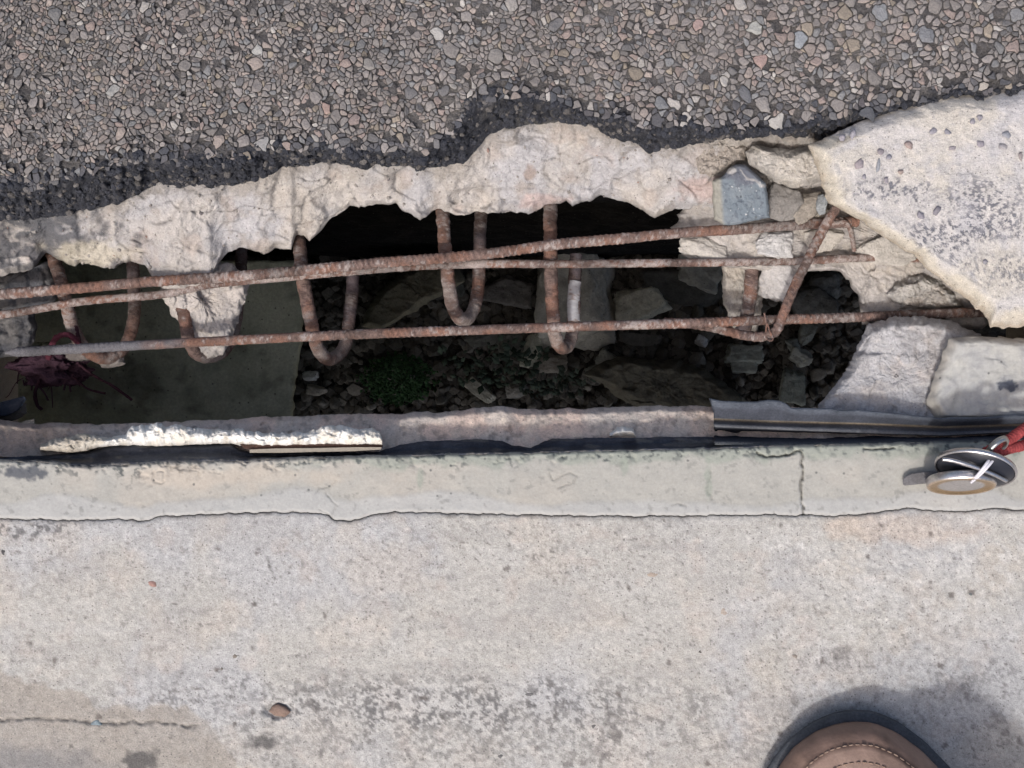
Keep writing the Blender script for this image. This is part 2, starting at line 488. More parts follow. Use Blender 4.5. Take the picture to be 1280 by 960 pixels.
R_MID, R_ORG, R_DRK, R_PALE = c(138, 117, 109), c(150, 115, 100), c(78, 62, 60), c(194, 182, 176)
R_STEEL = c(128, 126, 130)
def rust_col(seed=0, pale=.5, steel_x=None, dark=0, hook=False):
    def f(V, U, nz, t, rb=None):
        X, Y, Z = V[..., 0] * S, V[..., 1] * S, V[..., 2] * S
        a = fbm(X, Y, 24, 4, seed + 1, z=Z); b = fbm(X, Y, 4.5, 3, seed + 2, z=Z, gain=.7); d = fbm(X, Y, 45, 3, seed + 3, z=Z)
        C = mix(np.broadcast_to(R_MID, V.shape), R_ORG, sstep(-.3, .5, a))
        C = mix(C, R_DRK, sstep(.0, .5, b - .3 * a) * .7)
        C = C * (1 + .30 * np.clip(nz, -1, 1))[..., None]
        C = mix(C, R_PALE, sstep(.50 - pale, .80 - pale, b * .55 + d * .45 + nz * .25) * .8)
        C = C * (1 + .5 * np.clip(rb, 0, 1))[..., None] if rb is not None else C
        if steel_x is not None:
            C = mix(C, R_STEEL, 1 - sstep(steel_x[0], steel_x[1], X + 640 + a * 25))
        C = C * (1 - .38 * sstep(.05, .6, fbm(X, Y, 70, 3, seed + 8, z=Z)))[..., None]
        if hook:
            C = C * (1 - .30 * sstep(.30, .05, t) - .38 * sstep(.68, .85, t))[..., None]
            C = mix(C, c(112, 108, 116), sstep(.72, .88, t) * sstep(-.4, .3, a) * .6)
            C = mix(C, c(176, 164, 157), sstep(.28, .42, t) * sstep(.78, .62, t) * sstep(-.35, .25, d + .4 * b) * .75)
        if dark: C = C * (1 - dark)
        return C
    return f

# ================================================================== SETTING
XL, XR, YT, YB = -170, 1450, -130, 1090          # detailed area in picture units

E_bot = curve([(-200, 285), (0, 274), (60, 270), (110, 263), (150, 252), (185, 236), (230, 231), (290, 229), (320, 223), (342, 217), (362, 206), (400, 203),
               (445, 208), (500, 204), (530, 209), (558, 207), (582, 199), (597, 181), (612, 167), (640, 160), (662, 155), (700, 152), (730, 156), (760, 166),
               (790, 182), (812, 186), (850, 181), (890, 176), (930, 170), (965, 168), (1000, 172), (1040, 172), (1080, 158), (1130, 142), (1180, 130), (1280, 122), (1460, 112)], 4.6, 17, 4)
E_top = curve([(-200, 240), (0, 236), (60, 236), (120, 224), (180, 203), (240, 212), (300, 206), (350, 194), (400, 190), (450, 195), (500, 194), (532, 198),
               (556, 178), (582, 146), (606, 131), (640, 129), (700, 131), (760, 150), (800, 164), (850, 166), (920, 163), (1000, 167), (1060, 150), (1120, 131), (1280, 112), (1460, 100)], 8, 24, 9)

# ---- road: bitumen sheet with a broken edge, stones set in it as parts
BIND, BIND2 = c(98, 95, 95), c(62, 64, 72)
def z_road(X, Y, V):
    e = E_top(X)
    d = e - Y                                   # > 0 inside the road, < 0 on the broken face
    b = np.maximum(E_bot(X) - e, 8)
    t = np.clip(-d / b, 0, 1)
    z = -.0011 + .0006 * facets(X, Y, 7, 3) + .0005 * fbm(X, Y, 30, 3, 8)
    near = sstep(45, 0, d)
    z = z + near * (-.0012 + .0022 * fbm(X, Y, 26, 3, 41) + .0012 * facets(X, Y, 11, 5))
    face = t ** .8 * -.031 + (.0042 * facets(X, Y, 15, 15) + .0022 * facets(X, Y, 7, 17)) * np.sin(np.pi * np.clip(t, .08, .97)) + .002 * fbm(X, Y, 14, 4, 16) * (t > 0)
    return z + face
def c_road(X, Y, V):
    d = E_top(X) - Y
    C = mix(np.broadcast_to(BIND, X.shape + (3,)), c(116, 112, 109), sstep(-.2, .6, fbm(X, Y, 40, 4, 12)))
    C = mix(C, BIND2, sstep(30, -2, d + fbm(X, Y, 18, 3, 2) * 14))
    grit = sstep(.35, .7, fbm(X, Y, 5, 3, 33) + .25 * fbm(X, Y, 60, 2, 34))
    C = mix(C, c(112, 110, 112), grit * .55)
    dust = (blob(X, Y, 680, 148, 70, 12, .6, .8, 12) * .5 + blob(X, Y, 960, 166, 90, 12, .5, .6, 14) * .6) * sstep(-.3, .3, fbm(X, Y, 9, 3, 37))
    C = mix(C, c(122, 118, 112), np.clip(dust, 0, 1) * sstep(8, -6, d) * .85)
    return C
ys_top = curve([(XL, YT), (XR, YT)])
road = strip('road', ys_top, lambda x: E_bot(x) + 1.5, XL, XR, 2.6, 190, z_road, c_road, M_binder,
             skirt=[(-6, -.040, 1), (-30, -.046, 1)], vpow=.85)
tag(road, 'grey asphalt road surface of packed stones with a dark broken edge', kind='structure')

# stones: darts of falling size, then a power diagram gives the jigsaw outlines
def scatter_stones():
    pts = []; B = 18.0; grid = {}
    def ok(x, y, r, k):
        gx, gy = int(x // B), int(y // B)
        for i in range(gx - 2, gx + 3):
            for j in range(gy - 2, gy + 3):
                for (a, b, q) in grid.get((i, j), ()):
                    if (a - x) ** 2 + (b - y) ** 2 < (k * (q + r)) ** 2: return False
        return True
    ex = np.arange(XL, XR + 1); ey = E_top(ex)
    R = random.Random(5)
    fixed = [(548, 42, 11), (944, 35, 12), (970, 152, 14), (1157, 42, 15), (1100, 15, 14), (1000, 50, 12), (322, 62, 10), (460, 82, 11), (872, 32, 9), (932, 118, 14),
             (140, 112, 9), (620, 70, 12), (825, 130, 11), (1228, 106, 8), (1140, 24, 9), (952, 77, 12), (408, 135, 8), (328, 180, 9), (1085, 140, 10), (842, 128, 9), (442, 150, 9), (180, 10, 8)]
    for x, y, r in fixed:
        r = r * .88
        grid.setdefault((int(x // B), int(y // B)), []).append((x, y, r)); pts.append((x, y, r))
    for (n, r0, r1, k) in ((110, 8.5, 12, .95), (800, 5.6, 8.5, .90), (12000, 3.6, 5.4, .84), (75000, 1.9, 3.5, .80)):
        for _ in range(n):
            x = R.uniform(XL + 4, XR - 4); y = R.uniform(YT + 4, 260)
            e = ey[int(x - XL)]
            if y > e - 2: continue
            m = .93 + .17 * (x - 640) / 640
            r = R.uniform(r0, r1) * m
            if y > e - r - 5 or (y > e - 24 and R.random() < .22): continue
            if ok(x, y, r, k):
                grid.setdefault((int(x // B), int(y // B)), []).append((x, y, r)); pts.append((x, y, r))
    return pts, grid, ex, ey
pts, sgrid, ex_, ey_ = scatter_stones()

def clip_cell(i, P, grid, B=18.0):
    x, y, r = P
    h = r * 1.9
    poly = [(-h, -h), (h, -h), (h, h), (-h, h)]
    c8 = h * 1.38
    gx, gy = int(x // B), int(y // B)
    nb = []
    for a in range(gx - 2, gx + 3):
        for b in range(gy - 2, gy + 3):
            for q in grid.get((a, b), ()):
                dx, dy = q[0] - x, q[1] - y
                d2 = dx * dx + dy * dy
                if 0 < d2 < (h * 1.42 + q[2] * 1.8) ** 2: nb.append((dx, dy, d2, q[2]))
    if r > 4:
        R_ = random.Random(i * 7 + 1); a0 = R_.uniform(0, 6.28); m = R_.choice((3, 4, 4, 5))
        st = R_.uniform(1.0, 1.35)
        for j in range(m):
            a = a0 + 6.283 * j / m + R_.uniform(-.35, .35)
            nb.append((math.cos(a), math.sin(a), 1.0, None, r * R_.uniform(.72, 1.02) * (st if j % 2 else 1)))
    for q in nb:
        dx, dy, d2 = q[0], q[1], q[2]
        lim = q[4] if q[3] is None else (d2 + .75 * (r * r - q[3] * q[3])) / 2
        out = []; n = len(poly)
        for j in range(n):
            a, b = poly[j], poly[(j + 1) % n]
            da, db = a[0] * dx + a[1] * dy - lim, b[0] * dx + b[1] * dy - lim
            if da <= 0: out.append(a)
            if (da < 0) != (db < 0) and da != db:
                t = da / (da - db); out.append((a[0] + t * (b[0] - a[0]), a[1] + t * (b[1] - a[1])))
        poly = out
        if len(poly) < 3: return None
    # drop tiny edges
    q = [poly[0]]
    for p in poly[1:]:
        if (p[0] - q[-1][0]) ** 2 + (p[1] - q[-1][1]) ** 2 > .5: q.append(p)
    return q if len(q) >= 3 else None

def pebble_mesh(poly, cx, cy, gap, zb, zt, R, flat=.72, tilt=.25, warp=0):
    """low dome over an outline: outer ring sunk, shoulder ring, middle"""
    n = len(poly); out = []
    mx = sum(p[0] for p in poly) / n; my = sum(p[1] for p in poly) / n
    for j in range(n):                                            # cut corners once
        a, b = poly[j], poly[(j + 1) % n]
        for t in (.12, .5, .88) if (a[0] - b[0]) ** 2 + (a[1] - b[1]) ** 2 > 25 else (.15, .85):
            out.append((a[0] + (b[0] - a[0]) * t, a[1] + (b[1] - a[1]) * t))
    rad = math.sqrt(sum((p[0] - mx) ** 2 + (p[1] - my) ** 2 for p in out) / len(out)) + 1e-6
    k = max(.35, 1 - gap / rad)
    ring = [((p[0] - mx) * k * R.uniform(.93, 1.04), (p[1] - my) * k * R.uniform(.93, 1.04)) for p in out]
    tx, ty = R.uniform(-tilt, tilt), R.uniform(-tilt, tilt)
    if warp:
        q = np.array([(cx + mx + p[0], cy + my + p[1]) for p in ring])
        wx = fbm(q[:, 0], q[:, 1], 11, 2, 881) * warp; wy = fbm(q[:, 0], q[:, 1], 11, 2, 882) * warp
        ring = [(p[0] + a, p[1] + b) for p, a, b in zip(ring, wx, wy)]
    V, F = [], []
    m = len(ring); hgt = zt - zb
    for f, z in ((1, 0), (flat + .14, .72), (flat * .62, 1.0)):
        for (px, py) in ring:
            V.append((cx + mx + px * f, cy + my + py * f, zb + hgt * z * (1 + (tx * px + ty * py) / rad) + (R.uniform(-.06, .06) * hgt if z else 0)))
    V.append((cx + mx, cy + my, zt + R.uniform(-.1, .12) * hgt))
    for r in range(2):
        for j in range(m):
            a = r * m + j; b = r * m + (j + 1) % m
            F.append((a, a + m, b + m, b))
    T = [(2 * m + j, 3 * m, 2 * m + (j + 1) % m) for j in range(m)]
    return V, F, T

PAL = [((139, 133, 131), .36), ((128, 124, 122), .20), ((152, 138, 130), .12), ((148, 128, 121), .06), ((116, 121, 126), .08), ((94, 96, 101), .09), ((172, 169, 164), .04), ((146, 133, 114), .04)]
cum = np.cumsum([p[1] for p in PAL])
def pick_col(R):
    v = R.random() * cum[-1]
    i = int(np.searchsorted(cum, v))
    b = 1 + R.uniform(-.26, .20)
    return c(*PAL[min(i, len(PAL) - 1)][0]) * b

Rs = random.Random(21)
stones = []
wear = fbm(np.array([p[0] for p in pts]), np.array([p[1] for p in pts]), 60, 3, 71)
for i, P in enumerate(pts):
    e = float(ey_[int(P[0] - XL)]) - P[1]
    if i >= 22 and Rs.random() < .05 + (.14 if e < 26 else 0) + .16 * max(0, wear[i]): continue
    cell = clip_cell(i, P, sgrid)
    if not cell: continue
    area = abs(sum(cell[j][0] * cell[(j + 1) % len(cell)][1] - cell[(j + 1) % len(cell)][0] * cell[j][1] for j in range(len(cell)))) / 2
    if area < 6: continue
    cc = pick_col(Rs)
    if i < 22: cc = c(*[(172, 172, 170), (170, 174, 168), (182, 180, 174), (104, 112, 122), (118, 126, 134), (140, 152, 162), (165, 168, 166), (138, 136, 132), (172, 140, 134), (84, 92, 104), (165, 168, 166), (128, 126, 124), (104, 112, 120), (180, 172, 160), (138, 130, 126), (168, 134, 126), (170, 138, 126), (160, 162, 164), (120, 124, 128), (168, 164, 160), (150, 130, 126), (160, 158, 154)][i])
    lum = .5 * cc.mean() + .5 * .22; cc = lum * (c(140, 134, 130) / c(140, 134, 130).mean()) * .45 + cc * .55
    cc = cc * 1.08 * (1 + .10 * wear[i]) * (.93 + .10 * (P[0] / 1280))
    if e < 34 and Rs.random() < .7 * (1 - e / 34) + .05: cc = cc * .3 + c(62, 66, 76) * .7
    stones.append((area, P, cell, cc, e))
inframe = [s for s in stones if 0 < s[1][0] < 1280 and s[1][1] > 0]
inframe.sort(key=lambda s: -s[0])
big_ids = set(id(s) for s in inframe[:295])
def stone_geo(s):
    area, P, cell, cc, e = s
    r = math.sqrt(area / 3.14)
    top = .0003 + .00007 * r * Rs.uniform(.2, 1) - (.0008 if e < 20 else 0)
    return pebble_mesh(cell, P[0], P[1],   .30 + .015 * r, -.0007, top, Rs, .80, .35, 3.4)
for s in inframe[:295]:
    V, F, T = stone_geo(s)
    A = np.array(V)
    mesh_obj('stone', W(A[:, 0], A[:, 1], A[:, 2]), [np.array(F)[:, ::-1], np.array(T)[:, ::-1]], M_stone, np.clip(s[3], 0, 1), False, parent=road)
VV, FF, TT, CC = [], [], [], []; off = 0
for s in stones:
    if id(s) in big_ids: continue
    V, F, T = stone_geo(s)
    VV += V; FF += [tuple(a + off for a in f) for f in F]; TT += [tuple(a + off for a in f) for f in T]
    CC += [s[3]] * len(V); off += len(V)
A = np.array(VV)
o = mesh_obj('small_stones', W(A[:, 0], A[:, 1], A[:, 2]), [np.array(FF)[:, ::-1], np.array(TT)[:, ::-1]], M_stone, np.array(CC), False, parent=road)
o['kind'] = 'stuff'

def crumbs(name, parent, XYZ, size, colf, mat, seed, sub=1):
    R = np.random.default_rng(seed)
    D0_, F0_ = rock_shape(sub, seed, planes=9, p=20, noise=.12)
    V, F, C = [], [], []
    off = 0
    Wp = W(*XYZ)
    for x, y, w in zip(XYZ[0], XYZ[1], Wp):
        Q, _ = np.linalg.qr(R.normal(size=(3, 3)))
        V.append((D0_ * R.uniform(.6, 1.1, 3)) @ Q * (size(R) / S) + w); F.append(F0_ + off); off += len(D0_)
        C.append(np.repeat(np.asarray(colf(R))[None], len(D0_), 0))
    o = mesh_obj(name, np.concatenate(V), np.concatenate(F), mat, np.concatenate(C), False, parent=parent)
    o['kind'] = 'stuff'
    return o
Rc = np.random.default_rng(901)
xe = Rc.uniform(XL, XR, 3600); te = Rc.uniform(-.5, .97, 3600)
ye = E_top(xe) + (E_bot(xe) - E_top(xe)) * te
def col_edge(R):
    d = c(66, 68, 76) if R.random() < .8 else c(116, 112, 110)
    return d * R.uniform(.7, 1.35)
crumbs('edge_crumbs', road, (xe, ye, z_road(xe, ye, None) - .0002), lambda R: 1.6 + 4.2 * R.random() ** 2, col_edge, M_binder, 901)

# ---- north deck slab: broken pale concrete below the road
hole_n = curve([(-200, 350), (0, 345), (40, 338), (58, 316), (70, 322), (84, 331), (94, 334), (100, 329), (124, 333), (144, 337), (154, 327), (170, 328), (182, 332), (190, 346), (204, 362),
                (240, 368), (262, 356), (272, 330), (283, 316), (300, 310), (314, 312), (330, 318), (346, 311), (364, 312), (369, 296), (380, 294), (387, 302), (400, 290), (415, 272), (431, 264),
                (437, 257), (455, 259), (470, 256), (496, 255), (502, 263), (514, 268), (525, 275), (535, 268), (546, 261), (556, 265), (570, 268), (581, 270), (596, 263), (610, 267),
                (640, 265), (660, 267), (675, 261), (686, 255), (700, 255), (708, 251), (715, 258), (724, 253), (737, 252), (751, 245), (766, 248), (790, 255), (806, 265), (818, 273),
                (830, 267), (844, 261), (860, 262), (900, 262), (960, 240), (1020, 240), (1100, 230), (1460, 230)], 1.6, 9, 2)
cracks_n = [[(160, 250), (176, 262), (196, 258), (212, 250)], [(212, 250), (225, 262), (244, 265), (258, 258)], [(258, 264), (290, 263), (310, 257), (340, 262), (380, 256), (398, 246)],
            [(700, 152), (702, 172), (698, 186), (702, 205)], [(802, 210), (780, 222), (765, 224), (748, 233), (735, 236)], [(216, 304), (228, 302), (229, 320), (220, 337)],
            [(145, 300), (160, 312), (184, 316)], [(560, 262), (580, 244), (600, 232), (620, 232)], [(640, 262), (624, 246), (626, 236)], [(905, 176), (898, 196), (884, 206), (892, 226)],
            [(430, 262), (398, 276), (372, 280)], [(884, 300), (876, 286), (862, 276)]]
def crk(X, Y, L, w=1.7, wob=3):
    m = np.zeros(X.shape)
    for i, p in enumerate(L): m = np.maximum(m, line_mask(X, Y, p, w, wob, 8, 50 + i))
    return m
def z_slab(X, Y, V):
    e = hole_n(X)
    t = sstep(.0, 1, V)
    z = -.0355 - .024 * t ** 1.3
    d = np.maximum(e - Y, 0)
    z = z + .0034 * fbm(X, Y, 60, 4, 21) + .0034 * facets(X, Y, 46, 22) * sstep(0, .15, V) + .0012 * facets(X, Y, 18, 24) + .0003 * facets(X, Y, 7, 27) + .0004 * fbm(X, Y, 6, 3, 26)
    z = z + .0020 * terrace(fbm(X, Y, 60, 3, 301, gain=.45), 2.0, .15) + .0012 * terrace(fbm(X, Y, 20, 3, 303, gain=.5), 2.0, .2) * sstep(34, 6, d)
    bw = 8 + 7 * fbm(X, Y, 26, 3, 305)
    z = z - .0065 * np.clip(1 - d / np.maximum(bw, 2.5), 0, 1) ** 1.2
    z = z - .0014 * crk(X, Y, cracks_n, 1.3, 1.2)
    z = z - .006 * blob(X, Y, 590, 252, 26, 13, .3, .3) - .004 * blob(X, Y, 640, 258, 16, 10, .3, .3) - .003 * blob(X, Y, 540, 262, 16, 9, .3, .3)
    return np.minimum(z, -.032)
CN = c(218, 211, 205)
def c_slab(X, Y, V):
    C = mix(np.broadcast_to(CN, X.shape + (3,)), c(212, 209, 210), sstep(-.2, .5, fbm(X, Y, 70, 4, 61)))
    C = mix(C, c(220, 210, 197), sstep(.0, .7, fbm(X, Y, 35, 4, 62)) * .45)
    C = mix(C, c(204, 186, 174), sstep(.3, .8, fbm(X, Y, 28, 3, 63)) * .4)
    C = C * (.80 + .05 * fbm(X, Y, 3.2, 2, 69, gain=.8) + .05 * fbm(X, Y, 90, 2, 70))[..., None]
    C = mix(C, c(168, 160, 152), sstep(.25, .8, fbm(X, Y, 12, 4, 64)) * .5)
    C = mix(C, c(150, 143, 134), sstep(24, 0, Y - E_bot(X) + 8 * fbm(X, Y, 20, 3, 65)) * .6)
    st = blob(X, Y, -10, 306, 118, 50, .35, .7, 20, 8)
    C = mix(C, c(84, 86, 92), st * .85 * sstep(-.9, -.2, fbm(X * .5, Y, 9, 3, 68)))
    C = mix(C, c(212, 202, 180), blob(X, Y, 108, 318, 50, 14, .5, .5, 14) * .6)
    C = mix(C, c(204, 178, 170), blob(X, Y, 680, 252, 26, 10, .5, .5, 10) * .6 + blob(X, Y, 878, 236, 26, 14, .5, .5, 10) * .6)
    C = mix(C, c(60, 55, 50), crk(X, Y, cracks_n, 1.2, 1.2) * .3)
    C = mix(C, c(140, 108, 80), (blob(X, Y, 662, 217, 7, 9, .4, .4, 6) + blob(X, Y, 300, 222, 0.1, .1)) * .5)
    return C
undercut = [(-2, -.066, .8), (-5, -.074, 2), (-14, -.090, 4), (-32, -.115, 6), (-58, -.145, 6), (-80, -.165, 4), (-130, -.18, 1)]
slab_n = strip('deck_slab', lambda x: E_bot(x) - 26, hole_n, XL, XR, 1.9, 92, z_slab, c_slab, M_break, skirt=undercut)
tag(slab_n, 'pale broken concrete deck slab exposed below the asphalt edge', kind='structure')

xe = Rc.uniform(XL, 880, 420); te = Rc.random(420) ** 1.3
ye = E_bot(xe) + (hole_n(xe) - E_bot(xe)) * te
crumbs('crumbs', slab_n, (xe, ye, z_slab(xe, ye, (ye - E_bot(xe) + 26) / (hole_n(xe) - E_bot(xe) + 26)) - .0003), lambda R: .9 + 2.4 * R.random() ** 3, lambda R: (c(172, 166, 160) if R.random() < .86 else (c(130, 124, 124) if R.random() < .6 else c(160, 134, 124))) * R.uniform(.8, 1.12), M_break, 911)

def c_brk(base, warm=(200, 186, 168), cool=(150, 146, 144), seed=0, edge=None):
    def f(X, Y, E):
        C = mix(np.broadcast_to(c(*base), X.shape + (3,)), c(*warm), sstep(-.1, .6, fbm(X, Y, 22, 4, seed + 1)) * .6)
        C = mix(C, c(*cool), sstep(.0, .7, fbm(X, Y, 14, 4, seed + 2)) * .6)
        C = C * (.84 + .05 * fbm(X, Y, 3.2, 2, seed + 5, gain=.8))[..., None]
        if edge is not None: C = mix(C, c(*edge), sstep(26, 2, E + 6 * fbm(X, Y, 12, 3, seed + 3)) * .7)
        return C
    return f

# pieces of the same slab that still hang on the bars: children of the slab
chunk('broken_edge', [(196, 340), (203, 372), (212, 388), (224, 402), (233, 430), (244, 446), (262, 451), (279, 443), (288, 430), (296, 404), (303, 385), (311, 368), (309, 350), (290, 328), (240, 325)],
      (252, 375), -.067, -.15, c_brk((222, 214, 208), (224, 214, 204), (186, 180, 177), 5), M_break, 10, .006, -.12, 200, 40, 2.5, 10, .003, 26, 5, parent=slab_n, slope=(0, -.25))
chunk('broken_edge', [(-200, 330), (0, 340), (40, 336), (56, 318), (64, 330), (70, 350), (74, 372), (60, 388), (44, 392), (43, 430), (30, 440), (0, 450), (-60, 470), (-200, 470)],
      (-40, 390), -.078, -.17, c_brk((112, 112, 116), (140, 136, 132), (74, 77, 86), 15), M_break, 10, .008, -.06, 240, 46, 3, 14, .003, 30, 15, parent=slab_n)  # far left piece: its shade is put into the darker bluish grey
chunk('broken_edge', [(862, 215), (856, 262), (845, 268), (850, 276), (838, 284), (852, 296), (868, 308), (888, 326), (908, 334), (950, 338), (1000, 340), (1044, 338), (1060, 350), (1072, 370), (1078, 404), (1130, 412), (1230, 412), (1260, 360), (1200, 300), (1150, 240), (1060, 200), (940, 200)],
      (1108, 300), -.067, -.16, c_brk((220, 213, 207), (222, 212, 200), (190, 184, 181), 25), M_break, 8, .007, -.05, 300, 70, 2.5, 12, .0028, 28, 25, parent=slab_n, slope=(-.02, 0))
chunk('broken_edge', [(900, 318), (904, 345), (904, 372), (910, 392), (916, 414), (946, 414), (952, 392), (953, 350), (950, 318)],
      (928, 365), -.084, -.17, c_brk((212, 204, 194), (216, 206, 194), (186, 178, 172), 35), M_break, 7, .006, -.10, 140, 30, 1.6, 9, .002, 20, 35, parent=slab_n, slope=(0, -.1))

# ---- south side: pavement, nosing, ledge
joint = curve([(-200, 646), (0, 648), (40, 649), (100, 650), (150, 648), (186, 651), (200, 645), (300, 641), (380, 640), (404, 642), (420, 649), (440, 651), (460, 645), (490, 640),
               (600, 642), (700, 644), (800, 645), (900, 644), (960, 643), (1003, 644), (1040, 644), (1090, 641), (1130, 635), (1170, 637), (1200, 639), (1240, 635), (1280, 637), (1460, 636)], 1.5, 9, 6)
rub_bot = curve([(-200, 574), (0, 575), (60, 576), (100, 582), (160, 580), (200, 577), (300, 575), (400, 571), (500, 569), (640, 566), (750, 563), (885, 560), (1000, 556), (1150, 553), (1280, 549), (1460, 546)], 1.3, 14, 12)
rub_top = curve([(-200, 573), (0, 571), (60, 569), (106, 565), (128, 560), (150, 556), (200, 556), (288, 555), (298, 561), (310, 565), (474, 564), (500, 556), (522, 552), (600, 549), (628, 551),
                 (640, 557), (664, 559), (680, 552), (690, 549), (760, 547), (885, 546), (1000, 549), (1150, 548), (1280, 542), (1460, 540)], .9, 12, 13)
hole_s = curve([(-200, 520), (0, 524), (24, 528), (44, 529), (100, 529), (165, 530), (230, 526), (300, 523), (368, 520), (372, 520), (440, 518), (480, 517), (560, 515), (600, 510), (626, 508), (650, 511),
                (720, 511), (790, 508), (885, 507), (1000, 510), (1280, 512), (1460, 512)], 1.8, 14, 14)
scoops = [[(398, 638), (416, 646), (420, 632), (408, 616)], [(396, 616), (400, 610), (412, 608), (420, 600)], [(698, 610), (716, 604), (722, 596), (712, 590), (690, 600), (688, 590)],
          [(840, 632), (846, 628), (858, 634)], [(889, 590), (884, 610), (890, 624)], [(944, 570), (958, 572), (968, 570), (985, 569), (1002, 564)]]
crack_v = [[(1001, 562), (1003, 590), (1002, 610), (1004, 645)], [(945, 566), (958, 572), (972, 569), (988, 568), (1002, 563)], [(1080, 560), (1095, 562), (1118, 560)]]
def z_pave(X, Y, V):
    rough = .35 + .65 * blob(X, Y, 1180, 730, 190, 110, .6, .4, 60) + .55 * blob(X, Y, 600, 900, 460, 70, .5, .4, 50)
    z = .0005 * fbm(X, Y, 120, 3, 101) + rough * (.00034 * fbm(X, Y, 7, 3, 102) + .00024 * facets(X, Y, 5, 103))
    z = z - .0010 * np.clip(1 - (Y - joint(X)) / 5, 0, 1)
    z = z - .0022 * blob(X, Y, 348, 888, 17, 10, .25, .25, 8)
    z = z - .0015 * line_mask(X, Y, [(-60, 900), (60, 899), (130, 904), (190, 902), (245, 908)], 2, 2)
    return z
def c_pave(X, Y, V):
    C = mix(np.broadcast_to(c(189, 186, 180), X.shape + (3,)), c(186, 185, 184), sstep(-.3, .5, fbm(X, Y, 130, 4, 111)))
    C = mix(C, c(196, 188, 178), sstep(.05, .7, fbm(X, Y, 55, 4, 112)) * .5)
    C = mix(C, c(198, 186, 177), sstep(.4, .9, fbm(X, Y, 26, 3, 113)) * .35)
    C = mix(C, c(208, 206, 202), blob(X, Y, 1170, 730, 190, 100, .6, .5, 50) * sstep(-.2, .5, fbm(X, Y, 9, 3, 114)) * .7)
    C = mix(C, c(206, 186, 168), blob(X, Y, 1120, 662, 90, 16, .5, .5, 20) * .45)
    C = mix(C, c(140, 134, 128), sstep(.48, .8, fbm(X, Y, 7, 3, 115)) * .45 * sstep(-.3, .4, fbm(X, Y, 80, 3, 116)))
    fine = fbm(X, Y, 3.4, 2, 141, gain=.8)
    C = C * (1 + .12 * fine + .05 * fbm(X, Y, 6.5, 2, 147))[..., None]
    st = fbm(X * .22, Y, 26, 4, 142, gain=.6)
    C = mix(C, c(168, 165, 162), sstep(.15, .8, st) * .35)
    C = mix(C, c(204, 202, 199), sstep(.2, .8, -st) * .3)
    C = mix(C, c(128, 124, 120), sstep(.5, .95, fbm(X * .6, Y, 4, 3, 143, gain=.75)) * (.25 + .6 * sstep(-.2, .5, fbm(X, Y, 60, 3, 144))))
    # dark pitted weathering low down
    band = np.clip(blob(X, Y, 500, 874, 300, 24, .9, .5, 30) * .8 + blob(X, Y, 640, 925, 420, 40, .9, .5, 40, 9) * .55 + blob(X, Y, 1250, 850, 90, 30, .5, .5) * .5 + blob(X, Y, 1050, 826, 40, 14, .5, .5, 15) * .6, 0, 1)
    gr = sstep(-.08, .35, fbm(X, Y, 4.6, 3, 117, gain=.7) + .25 * fbm(X, Y, 30, 2, 118))
    C = mix(C, c(108, 107, 108), band * gr * .8)
    C = mix(C, c(205, 204, 204), band * (1 - gr) * .35)
    g2 = sstep(.50, .72, fbm(X, Y, 15, 4, 119, gain=.6))
    C = mix(C, c(108, 104, 102), g2 * np.clip(band + sstep(790, 930, Y) * .7, 0, 1) * .6)
    # tan stain in the corner with a sharp drying edge
    edge = np.interp(X, [-200, 0, 30, 60, 100, 118, 130, 150, 175, 200, 240, 262, 300], [832, 840, 850, 856, 866, 884, 886, 878, 888, 876, 888, 905, 960]) + 5 * fbm(X, Y, 14, 3, 120)
    C = mix(C, c(166, 158, 148), sstep(-3, 4, Y - edge) * sstep(300, 230, X + (Y - 900) * -.8) * .75)
    C = mix(C, c(128, 128, 130), blob(X, Y, 40, 960, 90, 26, .5, .4, 30) * .6)
    C = mix(C, c(88, 86, 86), (blob(X, Y, 178, 952, 22, 14, .4, .5, 9) + blob(X, Y, 330, 928, 20, 9, .4, .5, 9) + blob(X, Y, 1050, 815, 14, 9, .5, .6, 6) * .5) * .8)
    C = mix(C, c(110, 106, 102), line_mask(X, Y, [(-60, 900), (60, 899), (130, 904), (190, 902), (245, 908)], 2.2, 2) * .8)
    C = mix(C, c(96, 94, 92), line_mask(X, Y, [(336, 692), (338, 710), (344, 724)], 1.7, 2) * .7)
    # isolated pits
    f1, f2, r, dx, dy = cells(X, Y, 21, 130)
    pit = (r > .86) * sstep(.10 * (.3 + np.mod(r * 37, 1)), .02, f1 + .06 * fbm(X, Y, 5, 2, 6))
    C = mix(C, c(100, 95, 92), pit * .7)
    f1, f2, r, dx, dy = cells(X, Y, 60, 140)
    pit = (r > .82) * sstep(.07, .03, f1 + .04 * fbm(X, Y, 5, 2, 7))
    C = mix(C, c(104, 96, 92), pit * .75)
    C = mix(C, c(128, 120, 112), sstep(7, 0, Y - joint(X)) * .5 * sstep(-.2, .5, fbm(X, Y, 30, 3, 122)))
    C = mix(C, c(80, 78, 80), blob(X, Y, 40, 662, 60, 12, .5, .7, 6) * sstep(.1, .5, fbm(X, Y, 5, 2, 123)) * .7)
    return C
pave = strip('pavement', lambda x: joint(x) + .9, curve([(XL, YB), (XR, YB)]), XL, XR, 2.3, 200, z_pave, c_pave, M_conc, top_skirt=[(1, -.004, 0), (6, -.03, 0)])
tag(pave, 'worn pale concrete pavement with pits and grey weathering', kind='structure')

